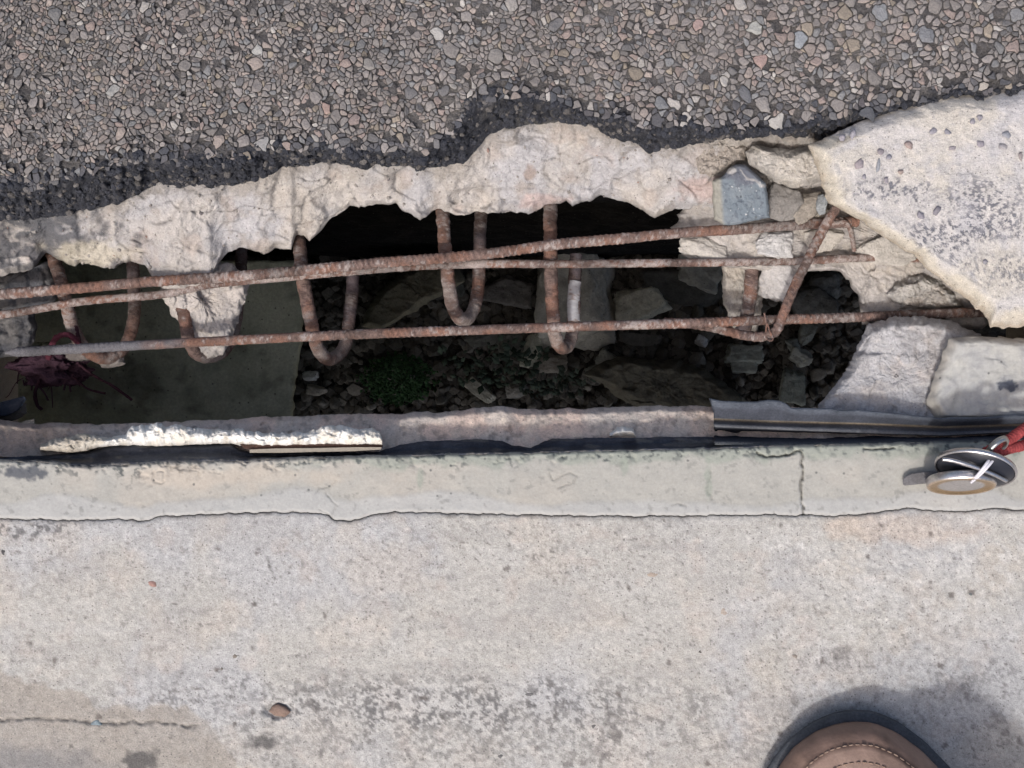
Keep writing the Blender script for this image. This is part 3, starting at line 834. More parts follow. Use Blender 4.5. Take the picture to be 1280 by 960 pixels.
def z_nose(X, Y, V):
    e = Y - rub_bot(X)
    z = .0006 * fbm(X, Y, 70, 3, 151) + .00018 * fbm(X, Y, 12, 3, 152)
    # trowelled overlaps along the joint side
    lip = joint(X) - 19 + 7 * fbm(X, X * 0, 90, 2, 153) - 9 * fbm(X, X * 0, 230, 2, 157) - 7 * np.abs(np.sin(X / 93.0 + 2 * np.sin(X / 170))) ** 2
    z = z + .0003 * sstep(-3, 5, Y - lip)
    z = z - .0018 * np.clip(1 - e / 4, 0, 1) - .0012 * np.clip(1 - (joint(X) - Y) / 3, 0, 1)
    z = z - .0011 * sstep(.25, .6, fbm(X, Y, 7, 3, 154)) * sstep(20, 3, e + 8 * fbm(X, Y, 26, 2, 155))
    z = z - .0005 * crk(X, Y, scoops, 1.8, 1.5)
    z = z - .0030 * crk(X, Y, crack_v, 1.6, 1.4)
    z = z - .001 * (blob(X, Y, 199, 596, 8, 9, .2, .2, 5) - blob(X, Y, 199, 596, 6, 7, .2, .2, 5))
    return z
def c_nose(X, Y, V):
    e = Y - rub_bot(X)
    C = mix(np.broadcast_to(c(176, 174, 167), X.shape + (3,)), c(182, 177, 168), sstep(-.2, .6, fbm(X, Y, 80, 3, 161)))
    lip = joint(X) - 19 + 7 * fbm(X, X * 0, 90, 2, 153) - 9 * fbm(X, X * 0, 230, 2, 157) - 7 * np.abs(np.sin(X / 93.0 + 2 * np.sin(X / 170))) ** 2
    C = mix(C, c(181, 181, 179), sstep(-3, 6, Y - lip) * .8)
    grn = sstep(16, 4, e + 10 * fbm(X, Y, 30, 3, 162) - 6 * sstep(430, 520, X)) * sstep(300, 480, X)
    C = mix(C, c(152, 158, 148), grn * .75)
    C = mix(C, c(150, 158, 146), (blob(X, Y, 886, 600, 5, 26, .4, .4, 9) + blob(X, Y, 780, 580, 6, 12, .4, .4, 9) + blob(X, Y, 525, 598, 4, 14, .4, .3, 9)) * .6)
    sp = sstep(.28, .6, fbm(X, Y, 6, 3, 163)) * sstep(24, 3, e + 10 * fbm(X, Y, 22, 2, 164))
    C = mix(C, c(86, 92, 92), sp * .85)
    C = mix(C, c(132, 132, 128), sstep(.6, .9, fbm(X, Y, 7, 3, 165)) * .45)
    C = mix(C, c(72, 76, 82), sstep(3.5, 0, e) * .9)
    C = mix(C, c(70, 76, 88), blob(X, Y, 34, 590, 26, 8, .4, .6, 6) * .8)
    C = mix(C, c(112, 112, 106), crk(X, Y, scoops, 1.6, 1.5) * .4)
    C = mix(C, c(62, 62, 62), crk(X, Y, crack_v, 1.4, 1.4) * .9)
    C = mix(C, c(206, 190, 172), blob(X, Y, 280, 596, 120, 12, .5, .6, 30) * .35)
    return C
nose = strip('kerb_strip', lambda x: rub_bot(x) - 1, joint, XL, XR, 1.8, 64, z_nose, c_nose, M_nose, skirt=[(-.6, -.006, 0), (-3, -.03, 0)], top_skirt=[(.5, -.004, 0), (3, -.03, 0)])
tag(nose, 'smooth pale mortar strip along the joint, cracked across near the right', kind='structure')

def z_ledge(X, Y, V):
    z = -.030 + .013 * V ** 2 + .0022 * fbm(X, Y, 34, 4, 171) + .0011 * facets(X, Y, 14, 172) - .008 * np.clip(1 - V / .16, 0, 1) ** 1.5
    return z
def c_ledge(X, Y, V):
    C = mix(np.broadcast_to(c(232, 210, 196), X.shape + (3,)), c(218, 206, 196), sstep(-.3, .4, fbm(X, Y, 40, 3, 181)))
    C = mix(C, c(222, 210, 196), sstep(.1, .7, fbm(X, Y, 16, 4, 182)) * .6)
    C = mix(C, c(206, 198, 190), blob(X, Y, 820, 530, 60, 16, .5, .5, 14) * .7)
    C = mix(C, c(120, 115, 112), sstep(.3, .8, fbm(X, Y, 9, 3, 183)) * .5)
    C = mix(C, c(120, 112, 106), sstep(160, 40, X) * .6)
    return C
ledge = strip('deck_edge', hole_s, lambda x: rub_bot(x) - 4, XL, XR, 2.0, 34, z_ledge, c_ledge, M_break,
              top_skirt=[(1, -.060, 1), (4, -.075, 3), (10, -.10, 5), (20, -.14, 5), (40, -.18, 3)])
tag(ledge, 'pinkish broken concrete edge of the near deck below the rubber seal', kind='structure')

# ---- the rest of the deck, beyond the detailed area
def box(name, lo, hi, mat, colr, nseg=40, amp=.0006, seed=1, parent=None):
    """box with subdivided uneven top"""
    xs = np.linspace(lo[0], hi[0], nseg); ys = np.linspace(lo[1], hi[1], nseg)
    X, Y = np.meshgrid(xs, ys)
    Z = hi[2] + amp * fbm(X * S, Y * S, 60, 3, seed) - amp
    V = [np.stack([X, Y, Z], -1).reshape(-1, 3)]
    F = [grid_faces(nseg, nseg)[:, ::-1]]
    base = nseg * nseg
    V.append(np.array([(lo[0], lo[1], lo[2]), (hi[0], lo[1], lo[2]), (hi[0], hi[1], lo[2]), (lo[0], hi[1], lo[2])]))
    V.append(np.array([(lo[0], lo[1], hi[2] - 2 * amp), (hi[0], lo[1], hi[2] - 2 * amp), (hi[0], hi[1], hi[2] - 2 * amp), (lo[0], hi[1], hi[2] - 2 * amp)]))
    b = base; t = base + 4
    Q = [(b, b + 3, b + 2, b + 1)] + [(b + i, b + (i + 1) % 4, t + (i + 1) % 4, t + i) for i in range(4)]
    Va = np.concatenate(V)
    cc = np.asarray(colr) * (1 + .12 * fbm(Va[:, 0] * S, Va[:, 1] * S, 150, 4, seed))[:, None]
    return mesh_obj(name, Va, [F[0], np.array(Q)], mat, cc, False, parent=parent)
xl, xr, yn, ys_ = (XL - 640) / S, (XR - 640) / S, (480 - YT) / S, (480 - YB) / S
ymid = (480 - 300) / S
DX = 0.95  # unseen deck kept short so side light fills the hole
box('pavement', (-DX, -1.0, -.18), (DX, ys_ + .0005, -.0005), M_conc, c(188, 184, 180))
box('pavement', (-DX, ys_ + .0005, -.18), (xl + .0005, ymid, -.0005), M_conc, c(188, 184, 180), seed=3)
box('pavement', (xr - .0005, ys_ + .0005, -.18), (DX, ymid, -.0005), M_conc, c(188, 184, 180), seed=4)
box('road', (-DX, yn - .0005, -.18), (DX, 1.1, -.0008), M_binder, c(122, 118, 116), seed=5)
box('road', (-DX, ymid, -.18), (xl + .0005, yn - .0005, -.0008), M_binder, c(122, 118, 116), seed=6)
box('road', (xr - .0005, ymid, -.18), (DX, yn - .0005, -.0008), M_binder, c(122, 118, 116), seed=7)
for o in COL.objects:
    if o.name.split('.')[0] in ('pavement', 'road') and 'kind' not in o:
        tag(o, None, None, kind='structure')
        o['label'] = ('plain concrete pavement of the deck' if 'pave' in o.name else 'plain asphalt road on the deck') + ' beyond the edge of the view'

# ---- below the deck: ground, soil, wall
ZG = -.78
def z_soil(X, Y):
    return ZG + .012 * fbm(X, Y, 260, 4, 191) + .006 * facets(X, Y, 60, 192) + .004 * facets(X, Y, 24, 193) + .002 * fbm(X, Y, 9, 3, 194)
gx, gy = np.meshgrid(np.arange(-.95, .951, .004), np.arange(-.42, .421, .004))
Zs = z_soil(gx * 1200, gy * 1200)
Cs = mix(np.broadcast_to(c(84, 81, 75), gx.shape + (3,)), c(128, 123, 114), sstep(.1, .7, fbm(gx * 1200, gy * 1200, 30, 4, 195)) * .6)
soil = mesh_obj('ground', np.stack([gx, gy, Zs], -1), grid_faces(*gx.shape)[:, ::-1], M_dirt, Cs.reshape(-1, 3))
tag(soil, 'dark damp soil under the deck', kind='structure')
g2 = mesh_obj('ground', np.array([(-60, -60, ZG - .03), (60, -60, ZG - .03), (60, 60, ZG - .03), (-60, 60, ZG - .03)]), np.array([(0, 1, 2, 3)]), M_dirt, c(150, 138, 118), origin=(0, 0, ZG - .03))
tag(g2, 'dry earth terrain around the bridge', kind='structure')
# added black wall behind the opening, its colour stands in for shade
wy = .170
xs = np.linspace(-1.25, 1.25, 320); zs = np.linspace(-.17, ZG - .02, 90)
X, Zz = np.meshgrid(xs, zs)
Yw = wy + .004 * fbm(X * S, Zz * S, 60, 4, 201) + .002 * facets(X * S, Zz * S, 25, 202)
backdrop = mesh_obj('void_backdrop', np.stack([X, Yw, Zz], -1), grid_faces(*X.shape), M_dirt, mix(np.broadcast_to(c(30, 30, 33), X.shape + (3,)), c(44, 43, 44), sstep(0, .7, fbm(X * S, Zz * S, 40, 3, 203))).reshape(-1, 3))
tag(backdrop, 'added near-black wall deep under the far edge of the hole', 'backdrop')
# smooth greenish pier cap on the left
def c_cap(X, Y, E):
    C = mix(np.broadcast_to(c(204, 212, 194), X.shape + (3,)), c(176, 184, 166), sstep(-.2, .6, fbm(X, Y, 70, 4, 211)))
    C = mix(C, c(110, 112, 100), sstep(.35, .8, fbm(X, Y, 20, 4, 212)) * .5)
    C = mix(C, c(60, 62, 60), blob(X, Y, 130, 480, 90, 24, .5, .6, 20) * .5)
    return C
cap = chunk('pier_cap', [(-420, 327), (-100, 327), (383, 326), (384, 360), (378, 420), (370, 480), (366, 560), (300, 590), (-420, 590)], (60, 430), -.30, ZG, c_cap, M_rubble, 5, .003, 0, 420, 60, 3.0, 26, .0006, 50, 61,
            side_amp=1)
tag(cap, 'smooth greenish concrete pier cap seen through the left part of the hole', 'pier cap')

# ================================================================== REINFORCEMENT
r8, r10 = .00295, .0040
bar_a = tube('rebar', [(-120, 378, -.053), (0, 368, -.052), (100, 360, -.052), (190, 352, -.051), (300, 345, -.051), (400, 336, -.051), (480, 328, -.051), (550, 323, -.051), (620, 316, -.051), (700, 305, -.051),
                       (780, 298, -.052), (850, 291, -.053), (920, 287, -.054), (1000, 281, -.055), (1072, 277, -.058)], r8 * 1.08, M_rust, rust_col(1, .42), ribs=7.5, seed=1, rough=.10)
tag(bar_a, 'rusty ribbed reinforcing bar crossing the top of the hole and rising to the right', 'rebar', 'long reinforcing bars')
bar_b = tube('rebar', [(-120, 410, -.060), (0, 394, -.059), (60, 384, -.059), (110, 376, -.059), (170, 371, -.060), (210, 367, -.060), (260, 356, -.060), (330, 349, -.060), (430, 340, -.060), (520, 333, -.060),
                       (600, 330, -.060), (700, 330, -.060), (800, 329, -.060), (900, 328, -.061), (1000, 326, -.062), (1060, 323, -.061), (1110, 322, -.062), (1160, 324, -.066)], r8 * .88, M_rust, rust_col(2, .60), ribs=0, seed=2, rough=.12)
tag(bar_b, 'thin mortar-flecked reinforcing bar in the middle, passing below the rising bar', 'rebar', 'long reinforcing bars')
bar_c = tube('rebar', [(7, 441, -.050), (60, 438, -.050), (150, 433, -.050), (300, 425, -.050), (420, 419, -.050), (520, 415, -.050), (640, 411, -.050), (760, 407, -.050), (860, 404, -.050), (960, 400, -.051),
                       (1060, 397, -.052), (1150, 393, -.053), (1240, 390, -.056), (1300, 388, -.058)], r8 * 1.0, M_rust, rust_col(3, .36, steel_x=(120, 220)), ribs=7.2, seed=3, rough=.08,
             radf=lambda t: .35 + .65 * sstep(0, .012, t))
tag(bar_c, 'lowest long ribbed bar, its bare steel tip ending free at the left', 'rebar', 'long reinforcing bars')
bar_d = tube('bent_rebar', [(1058, 238, -.048), (1044, 262, -.044), (1030, 285, -.043), (1008, 328, -.043), (990, 365, -.043), (978, 396, -.043), (971, 412, -.044), (960, 419, -.047), (944, 421, -.050), (920, 417, -.053),
                            (895, 410, -.056), (865, 405, -.058), (830, 403, -.060)], r8 * .98, M_rust, rust_col(4, .38), ribs=9, seed=4, rough=.10)
tag(bar_d, 'bent rusty bar slanting down beside the right opening and hooked under the lowest bar', 'rebar')
tie = tube('tie_wire', [(955, 391, -.044), (957, 398, -.0445), (958, 408, -.046), (957, 420, -.045), (962, 426, -.043), (966, 424, -.042), (963, 416, -.041), (959, 404, -.044)], .0006, M_rust, rust_col(9, .1), seg=6, seed=5, rough=.05)
tag(tie, 'thin rusty tie wire wrapped round the hook of the bent bar', 'wire')

def stirrup(label, pts, seed, pale=.4, r=r10, dark=0, radf=None):
    pts = [(p[0], p[1], p[2] - (.016 if i == 0 else .007 if i == 1 else 0)) for i, p in enumerate(pts)]
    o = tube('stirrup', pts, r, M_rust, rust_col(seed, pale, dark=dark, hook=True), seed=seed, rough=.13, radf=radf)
    return tag(o, label, 'rebar stirrup', 'U shaped stirrups hanging in the hole')
stirrup('U shaped rusty stirrup at the far left with the purple rag caught on it',
        [(60, 300, -.062), (68, 325, -.066), (76, 352, -.068), (84, 385, -.070), (93, 415, -.074), (108, 438, -.080), (130, 448, -.088), (150, 440, -.096), (162, 420, -.102), (168, 390, -.108), (167, 350, -.112), (165, 318, -.116)], 11, .42, r10 * 1.02, .1)
stirrup('mortar-caked stirrup embedded in the hanging concrete lump at the left',
        [(214, 330, -.066), (222, 362, -.067), (230, 395, -.068), (236, 425, -.070), (247, 443, -.076), (264, 446, -.086), (282, 436, -.096), (294, 405, -.104), (300, 360, -.110), (302, 312, -.115)], 12, .5)
stirrup('U shaped stirrup with a dark bluish back leg, right of the concrete lump',
        [(369, 280, -.062), (374, 305, -.065), (378, 345, -.067), (385, 385, -.069), (392, 418, -.072), (398, 437, -.077), (410, 449, -.086), (425, 442, -.097), (433, 425, -.104), (437, 395, -.109), (440, 365, -.113), (440.5, 346, -.115)], 13, .30, r10 * 1.08, .08)
stirrup('short U shaped stirrup whose bend stops just above the lowest bar',
        [(551, 245, -.062), (554, 275, -.065), (557, 320, -.067), (561, 355, -.069), (567, 385, -.073), (578, 400, -.082), (590, 391, -.093), (597, 365, -.101), (599, 330, -.107), (600, 290, -.111), (602, 250, -.114)], 14, .46, r10 * 1.08)
stirrup('straight stirrup right of centre with a paint-whitened back leg cut off short',
        [(689, 238, -.061), (688, 270, -.064), (688, 320, -.066), (690, 370, -.068), (692, 405, -.072), (696, 426, -.078), (704, 435, -.088), (713, 426, -.098), (717, 400, -.103), (718, 360, -.106), (720, 318, -.108)], 15, .46, r10 * 1.08)
white = tube('paint_coat', [(717.5, 402, -.1018), (716.5, 385, -.103), (718, 360, -.1045), (719, 352, -.105)], r10 * 1.04, M_nose,
             lambda V, U, nz, t: mix(np.broadcast_to(c(196, 194, 196), V.shape), R_MID, sstep(.25, .5, nz) * .8), parent=bpy.data.objects['stirrup.004'], seed=8, rough=.12)
stirrup('whitish flaking stirrup leg standing against the narrow concrete post at the right',
        [(946, 262, -.066), (944, 290, -.068), (940, 330, -.070), (938, 365, -.073), (934, 392, -.076), (930, 412, -.082), (922, 416, -.092)], 16, .58, r10 * 1.1)
stub = tube('rebar_stub', [(1030, 281, -.055), (1046, 279, -.054), (1057, 278, -.053), (1063, 288, -.055), (1066, 302, -.058), (1068, 314, -.06)], r8 * .5, M_rust, rust_col(20, .5), seed=17)
tag(stub, 'short rusty stub of wire bent down beside the corner of the loose slab', 'rebar')

# ================================================================== LOOSE CONCRETE PIECES
def c_bigslab(X, Y, E):
    C = mix(np.broadcast_to(c(206, 201, 197), X.shape + (3,)), c(209, 202, 192), sstep(-.2, .5, fbm(X, Y, 70, 4, 301)))
    C = mix(C, c(188, 186, 190), sstep(.1, .6, fbm(X, Y, 30, 3, 302)) * .5)
    d = fbm(X, Y, 4.0, 3, 303, gain=.8)
    zone = np.clip(blob(X, Y, 1110, 238, 45, 12, .5, .5, 12) + blob(X, Y, 1230, 250, 70, 24, .6, .5, 20) + blob(X, Y, 1180, 300, 50, 26, .5, .6, 20) + .8 * blob(X, Y, 1240, 285, 70, 14, .5, .5, 16) + .8 * blob(X, Y, 1260, 340, 40, 18, .5, .5, 12), 0, 1)
    C = mix(C, c(84, 86, 98), zone * sstep(-.06, .34, d) * .85)
    C = mix(C, c(150, 150, 158), sstep(.35, .7, d) * .35)
    warm = sstep(28, 12, E + 8 * fbm(X, Y, 16, 3, 304)) * sstep(60, -20, (Y - 180) * -1 + (X - 1010) * -.2) * (Y > 170)
    C = mix(C, c(208, 199, 182), warm * .8)
    C = mix(C, c(166, 148, 126), sstep(9, 1, E + 4 * fbm(X, Y, 8, 3, 305)) * warm * .5)
    return C
bs = chunk('concrete_slab', [(1008, 181), (1032, 172), (1060, 160), (1100, 143), (1150, 129), (1182, 120), (1215, 119), (1290, 108), (1480, 100), (1500, 300), (1480, 418), (1280, 410), (1237, 411), (1230, 396), (1203, 370),
           (1170, 346), (1138, 316), (1110, 300), (1085, 281), (1060, 268), (1036, 254), (1028, 232), (1021, 208), (1014, 192)],
           (1306, 262), .0035, -.040, c_bigslab, M_conc, 24, .010, -.04, 460, 150, 2.8, 18, .0006, 34, 71, side_amp=4, origin=(0.27, .1, -.04))
tag(bs, 'big pale slab of broken concrete lying at the upper right with grey pitted patches', 'concrete slab')
Re = random.Random(3)
def embed(parent, cx, cy, rx, ry, colr, z, name='stone', rot=0, mat=None, hgt=.0012):
    n = Re.randint(5, 8); poly = []
    for j in range(n):
        a = 6.283 * j / n + Re.uniform(-.25, .25); q = Re.uniform(.62, 1.15)
        x, y = math.cos(a) * rx * q, math.sin(a) * ry * q
        r_ = math.radians(rot)
        poly.append((x * math.cos(r_) - y * math.sin(r_), x * math.sin(r_) + y * math.cos(r_)))
    V, F, T = pebble_mesh(poly, cx, cy, 0, z - .002, z + hgt, Re, .8, .1)
    A = np.array(V)
    return mesh_obj(name, W(A[:, 0], A[:, 1], A[:, 2]), [np.array(F)[:, ::-1], np.array(T)[:, ::-1]], mat or M_stone, c(*colr), True, parent=parent)
for cx, cy, rx, ry, rot, cl in [(1053, 172, 6, 6, 0, (150, 148, 160)), (1066, 167, 5, 8, 20, (152, 152, 164)), (1074, 205, 9, 7, -20, (158, 148, 154)), (1101, 190, 7, 6, 0, (150, 142, 150)), (1111, 196, 5, 4, 0, (140, 142, 156)),
                                (1136, 181, 8, 5, 30, (160, 138, 130)), (1166, 164, 6, 5, 0, (150, 150, 164)), (1184, 165, 7, 5, 10, (134, 136, 150)), (1190, 185, 6, 4, -20, (158, 152, 158)), (1225, 181, 7, 6, 20, (142, 138, 150)),
                                (1258, 168, 9, 5, 10, (142, 150, 162)), (1255, 183, 8, 5, 0, (170, 168, 172)), (1216, 152, 5, 5, 0, (150, 148, 160)), (1225, 147, 4, 5, 0, (150, 148, 160)), (1171, 263, 5, 9, 30, (120, 118, 130)),
                                (1151, 270, 5, 7, -30, (134, 132, 146)), (1232, 327, 4, 4, 0, (140, 140, 150)), (1098, 208, 3, 12, 10, (150, 160, 170)), (1276, 195, 5, 8, 0, (150, 140, 140)), (1126, 215, 5, 4, 0, (160, 140, 130)),
                                (1108, 225, 4, 5, 0, (136, 132, 142)), (1080, 221, 5, 4, 0, (146, 146, 158))]:
    embed(bs, cx, cy, rx, ry, tuple(v * .6 + .4 * w for v, w in zip(cl, (176, 168, 166))), .0046, rot=rot, hgt=.0007)

def c_cap2(base, seed):
    return c_brk(base, tuple(min(255, v + 8) for v in base), tuple(v - 22 for v in base), seed)
o = chunk('concrete_lump', [(1086, 404), (1072, 432), (1060, 462), (1044, 482), (1024, 505), (1016, 530), (1080, 545), (1200, 545), (1215, 470), (1225, 418), (1180, 398), (1120, 396)],
          (1120, 470), -.028, -.13, c_brk((216, 214, 215), (216, 206, 199), (192, 189, 189), 81), M_break, 14, .010, -.03, 260, 60, 3, 12, .0018, 34, 81, slope=(.02, .22))
tag(o, 'rough sloping lump of concrete at the right end of the hole, above the rubber seal', 'concrete lump')
o = chunk('concrete_block', [(1180, 440), (1166, 470), (1158, 505), (1170, 525), (1330, 530), (1480, 530), (1480, 420), (1290, 424), (1215, 420), (1186, 422)], (1290, 474), -.014, -.06,
          lambda X, Y, E: mix(mix(c_brk((202, 201, 197), (208, 206, 198), (184, 184, 184), 91)(X, Y, E), c(84, 88, 98), blob(X, Y, 1260, 482, 13, 7, .3, .5, 7)), c(180, 170, 156), sstep(16, 3, E) * .5),
          M_nose, 15, .006, -.02, 260, 60, 1.6, 12, .0010, 40, 91)
tag(o, 'smooth pale concrete block with one dark spot, right of the rough lump', 'concrete block')
o = chunk('concrete_wedge', [(1108, 368), (1126, 352), (1150, 344), (1170, 348), (1190, 366), (1204, 384), (1160, 388), (1124, 386)], (1152, 368), -.060, -.09, c_brk((216, 211, 205), (214, 202, 190), (186, 180, 174), 95), M_break, 10, .006, 0, 120, 30, 2, 10, .0022, 16, 95)
tag(o, 'small pale wedge of concrete tucked between the big slab and the lowest bar', 'concrete piece')
# blue grey kerb block with a chipped top
def c_blue(X, Y, E):
    C = mix(np.broadcast_to(c(122, 132, 140), X.shape + (3,)), c(132, 140, 146), sstep(-.2, .6, fbm(X, Y, 18, 3, 401)))
    C = mix(C, c(94, 100, 110), sstep(.45, .8, fbm(X, Y, 4, 2, 402)) * .6)
    C = mix(C, c(214, 214, 214), sstep(.95, 1.1, fbm(X, Y, 3.5, 2, 403)) * .8)
    C = mix(C, c(104, 106, 116), blob(X, Y, 928, 216, 30, 12, .3, .5, 9) * .8)
    C = mix(C, c(196, 192, 188), (blob(X, Y, 914, 214, 6, 6, .4, .6, 5) + line_mask(X, Y, [(924, 214), (934, 222), (946, 226), (956, 234)], 2, 2)) * .8)
    C = mix(C, c(164, 160, 148), sstep(905, 899, X + (Y - 240) * -.06) * .9)
    return C
o = chunk('painted_block', [(890, 226), (903, 221), (910, 212), (920, 205), (932, 206), (946, 219), (957, 229), (960, 250), (962, 272), (938, 277), (920, 281), (905, 282), (892, 274)], (926, 246), -.030, -.066, c_blue, M_nose,
          4, .0025, -.02, 200, 44, .9, 10, .0005, 18, 45, slope=(0, -.12), side_amp=1)
tag(o, 'blue grey painted block with chipped corners standing against the upper bar', 'painted block')
o = chunk('concrete_shard', [(932, 190), (940, 181), (962, 184), (990, 186), (1016, 182), (1034, 196), (1036, 222), (1024, 228), (1008, 232), (994, 234), (972, 228), (950, 215), (936, 206)], (984, 207), -.024, -.06,
          c_brk((218, 211, 202), (220, 212, 198), (190, 185, 178), 55), M_break, 15, .010, -.04, 200, 44, 1.6, 12, .0016, 26, 55, slope=(0, -.1))
tag(o, 'tan wedge of concrete wedged between the asphalt edge and the corner of the big slab', 'concrete piece')
for (cx, cy, w, h, z, cl, rot, th, sd, lab) in [
    (967, 305, 46, 33, -.058, (216, 213, 210), 5, .8, 31, 'white rounded stone resting between the two upper bars'),
    (976, 354, 52, 42, -.070, (206, 201, 197), 12, .7, 32, 'pinkish grey stone below the middle bar, left of the bent bar'),
    (978, 256, 44, 42, -.052, (146, 142, 138), 20, .6, 33, 'dark grey stone in the hollow right of the blue grey block'),
    (1008, 258, 44, 34, -.054, (166, 158, 148), -25, .6, 34, 'brown grey stone below the tan wedge'),
    (1028, 256, 14, 26, -.046, (160, 164, 166), 8, .8, 35, 'small bluish chip beside the corner of the big slab'),
    (1010, 268, 60, 16, -.060, (186, 178, 166), -12, .6, 36, 'flat tan flake lying along the upper bar at the right'),
    (1030, 300, 50, 30, -.066, (206, 199, 189), -15, .6, 37, 'cream stone in the gap right of the bent bar'),
    (1110, 315, 80, 34, -.062, (206, 200, 192), 8, .5, 38, 'flat cream stone under the left edge of the big slab'),
    (878, 312, 60, 32, -.066, (206, 200, 192), 5, .5, 39, 'cream lump under the upper bar left of the stirrup leg'),
    (1150, 398, 70, 16, -.070, (120, 112, 106), 3, .6, 40, 'dim stone just under the right end of the lowest bar'),
    (15, 515, 40, 22, -.070, (120, 116, 110), -20, .7, 41, 'dusty stone at the left end of the near edge'),
    (32, 532, 26, 12, -.040, (160, 150, 136), -10, .6, 42, 'small tan chip beside the left end of the white foam'),
    (95, 440, 34, 24, -.092, (130, 122, 118), -10, .7, 43, 'mortar crumb stuck behind the left stirrup'),
    (140, 452, 30, 14, -.094, (150, 142, 136), -12, .7, 44, 'mortar crumb hanging under the bend of the left stirrup')]:
    tag(rock('concrete_stone', cx, cy, w, h, z, c(*cl), M_break, rot, th, 4, sd, noise=.14, p=22), lab, 'stone', 'loose stones lodged around the bars')
slab_n2 = chunk('concrete_piece', [(876, 178), (900, 172), (918, 176), (934, 184), (930, 200), (914, 206), (902, 214), (890, 222), (876, 216), (868, 198)], (900, 196), -.038, -.07,
      c_brk((200, 190, 180), (206, 196, 182), (160, 152, 146), 66), M_break, 8, .006, 0, 120, 30, 2.5, 8, .0024, 14, 66)
tag(slab_n2, 'cracked tan concrete piece above the left shoulder of the blue grey block', 'concrete piece')
# pavement's own exposed stones (parts of the pavement)
embed(pave, 349, 888, 18, 11, (140, 118, 106), -.0008, rot=5, hgt=.0012)
for cx, cy, rx, ry, cl in [(191, 730, 8, 6, (168, 134, 124)), (120, 906, 8, 8, (138, 152, 158)), (294, 821, 6, 5, (140, 132, 122)), (819, 718, 14, 7, (176, 162, 148)), (277, 836, 3, 4, (130, 124, 118)),
                           (904, 766, 12, 12, (182, 170, 158)), (1105, 696, 6, 5, (112, 104, 100)), (1214, 743, 5, 4, (112, 116, 118)), (1127, 726, 4, 5, (128, 128, 130)), (994, 820, 5, 4, (150, 140, 132)),
                           (662, 868, 9, 4, (120, 118, 118)), (744, 910, 7, 7, (110, 108, 108)), (625, 944, 9, 5, (112, 110, 110)), (4, 691, 5, 6, (92, 90, 90)), (876, 814, 5, 4, (96, 90, 86)), (447, 773, 4, 3, (110, 106, 104))]:
    embed(pave, cx, cy, rx, ry, cl, -.0004, hgt=.0005)

# ================================================================== SEALS, FOAM, STRIPS
RB, RB2 = c(78, 82, 92), c(62, 65, 74)
def c_rub(X, Y, V):
    C = mix(np.broadcast_to(RB, X.shape + (3,)), RB2, sstep(-.2, .5, fbm(X, Y, 40, 3, 501)))
    C = mix(C, c(128, 126, 122), sstep(.25, .7, fbm(X * .25, Y, 6, 3, 502)) * .5)
    C = mix(C, c(150, 146, 138), sstep(.8, .97, V) * sstep(-.1, .4, fbm(X, Y, 6, 3, 503)) * .6)
    return C
def z_rub(X, Y, V):
    return -.0150 + .0135 * sstep(.45, .95, V) + .0012 * fbm(X * .3, Y, 8, 3, 504) - .004 * np.clip(1 - V / .2, 0, 1)
o = strip('rubber_strip', rub_top, lambda x: rub_bot(x) + 1.2, XL, XR, 2.0, 18, z_rub, c_rub, M_rubber, top_skirt=[(2, -.026, 0), (6, -.032, 0)], skirt=[(2, -.006, 0)])
tag(o, 'long dark rubber strip lining the pale mortar along the whole joint', 'rubber strip')

# folded seal on the right: a profile swept along x
sx = np.arange(887, XR, 2.0)
lipt = np.interp(sx, [887, 892, 902, 940, 960, 975, 984, 988, 1010, 1035, 1100, 1140, 1180, 1230, 1280, 1460], [498, 499, 501, 502, 500, 501, 505, 509, 510, 511, 514, 518, 522, 521, 518, 516]) + fbm(sx, sx * 0, 18, 3, 511) * .8
base = np.interp(sx, [887, 1000, 1150, 1280, 1460], [552, 554, 552, 548, 546])
crease = np.interp(sx, [887, 960, 1080, 1180, 1280, 1460], [524, 527, 530, 534, 531, 528])
slot = np.interp(sx, [887, 1000, 1060, 1100, 1460], [9, 6.5, 3, .6, .4])
rim = np.interp(sx, [887, 960, 1080, 1180, 1280, 1460], [534, 537, 542, 545, 540, 537])
rowsY = [lipt + 9, lipt + 3, lipt, lipt + 2, lipt * .5 + crease * .5, crease - 2, crease, crease + 2, (crease + rim) / 2, rim - 1, rim, rim + slot * .4, rim + slot, base - 2, base, base + 4]
zz = [-.040, -.030, -.0105, -.0085, -.0125, -.0170, -.0182, -.0168, -.0135, -.0115, -.0130, -.024, -.026, -.0075, -.0040, -.0035]
cl = [RB2, RB2, c(118, 124, 132), c(98, 104, 114), RB, RB, c(152, 138, 116), c(104, 100, 98), c(86, 88, 94), c(124, 126, 130), RB2, c(40, 42, 50), c(40, 42, 50), RB2, c(78, 80, 86), c(110, 112, 112)]
Y = np.stack(rowsY); X = np.broadcast_to(sx, Y.shape).copy()
X[:, :3] += (np.array([4, 1, 0, 1, 4, 8, 9, 8, 7, 7, 8, 8, 8, 9, 9, 9])[:, None]) * np.array([1, .7, .35])
Z = np.array(zz)[:, None] + .0006 * fbm(X, Y, 40, 3, 512)
lift = sstep(992, 980, sx)
Z[1:4] += lift * .003
C = np.stack([np.broadcast_to(q, (len(sx), 3)) for q in cl]) * (1 + .22 * fbm(X * .3, Y, 10, 4, 513))[..., None]
V = W(X, Y, Z)
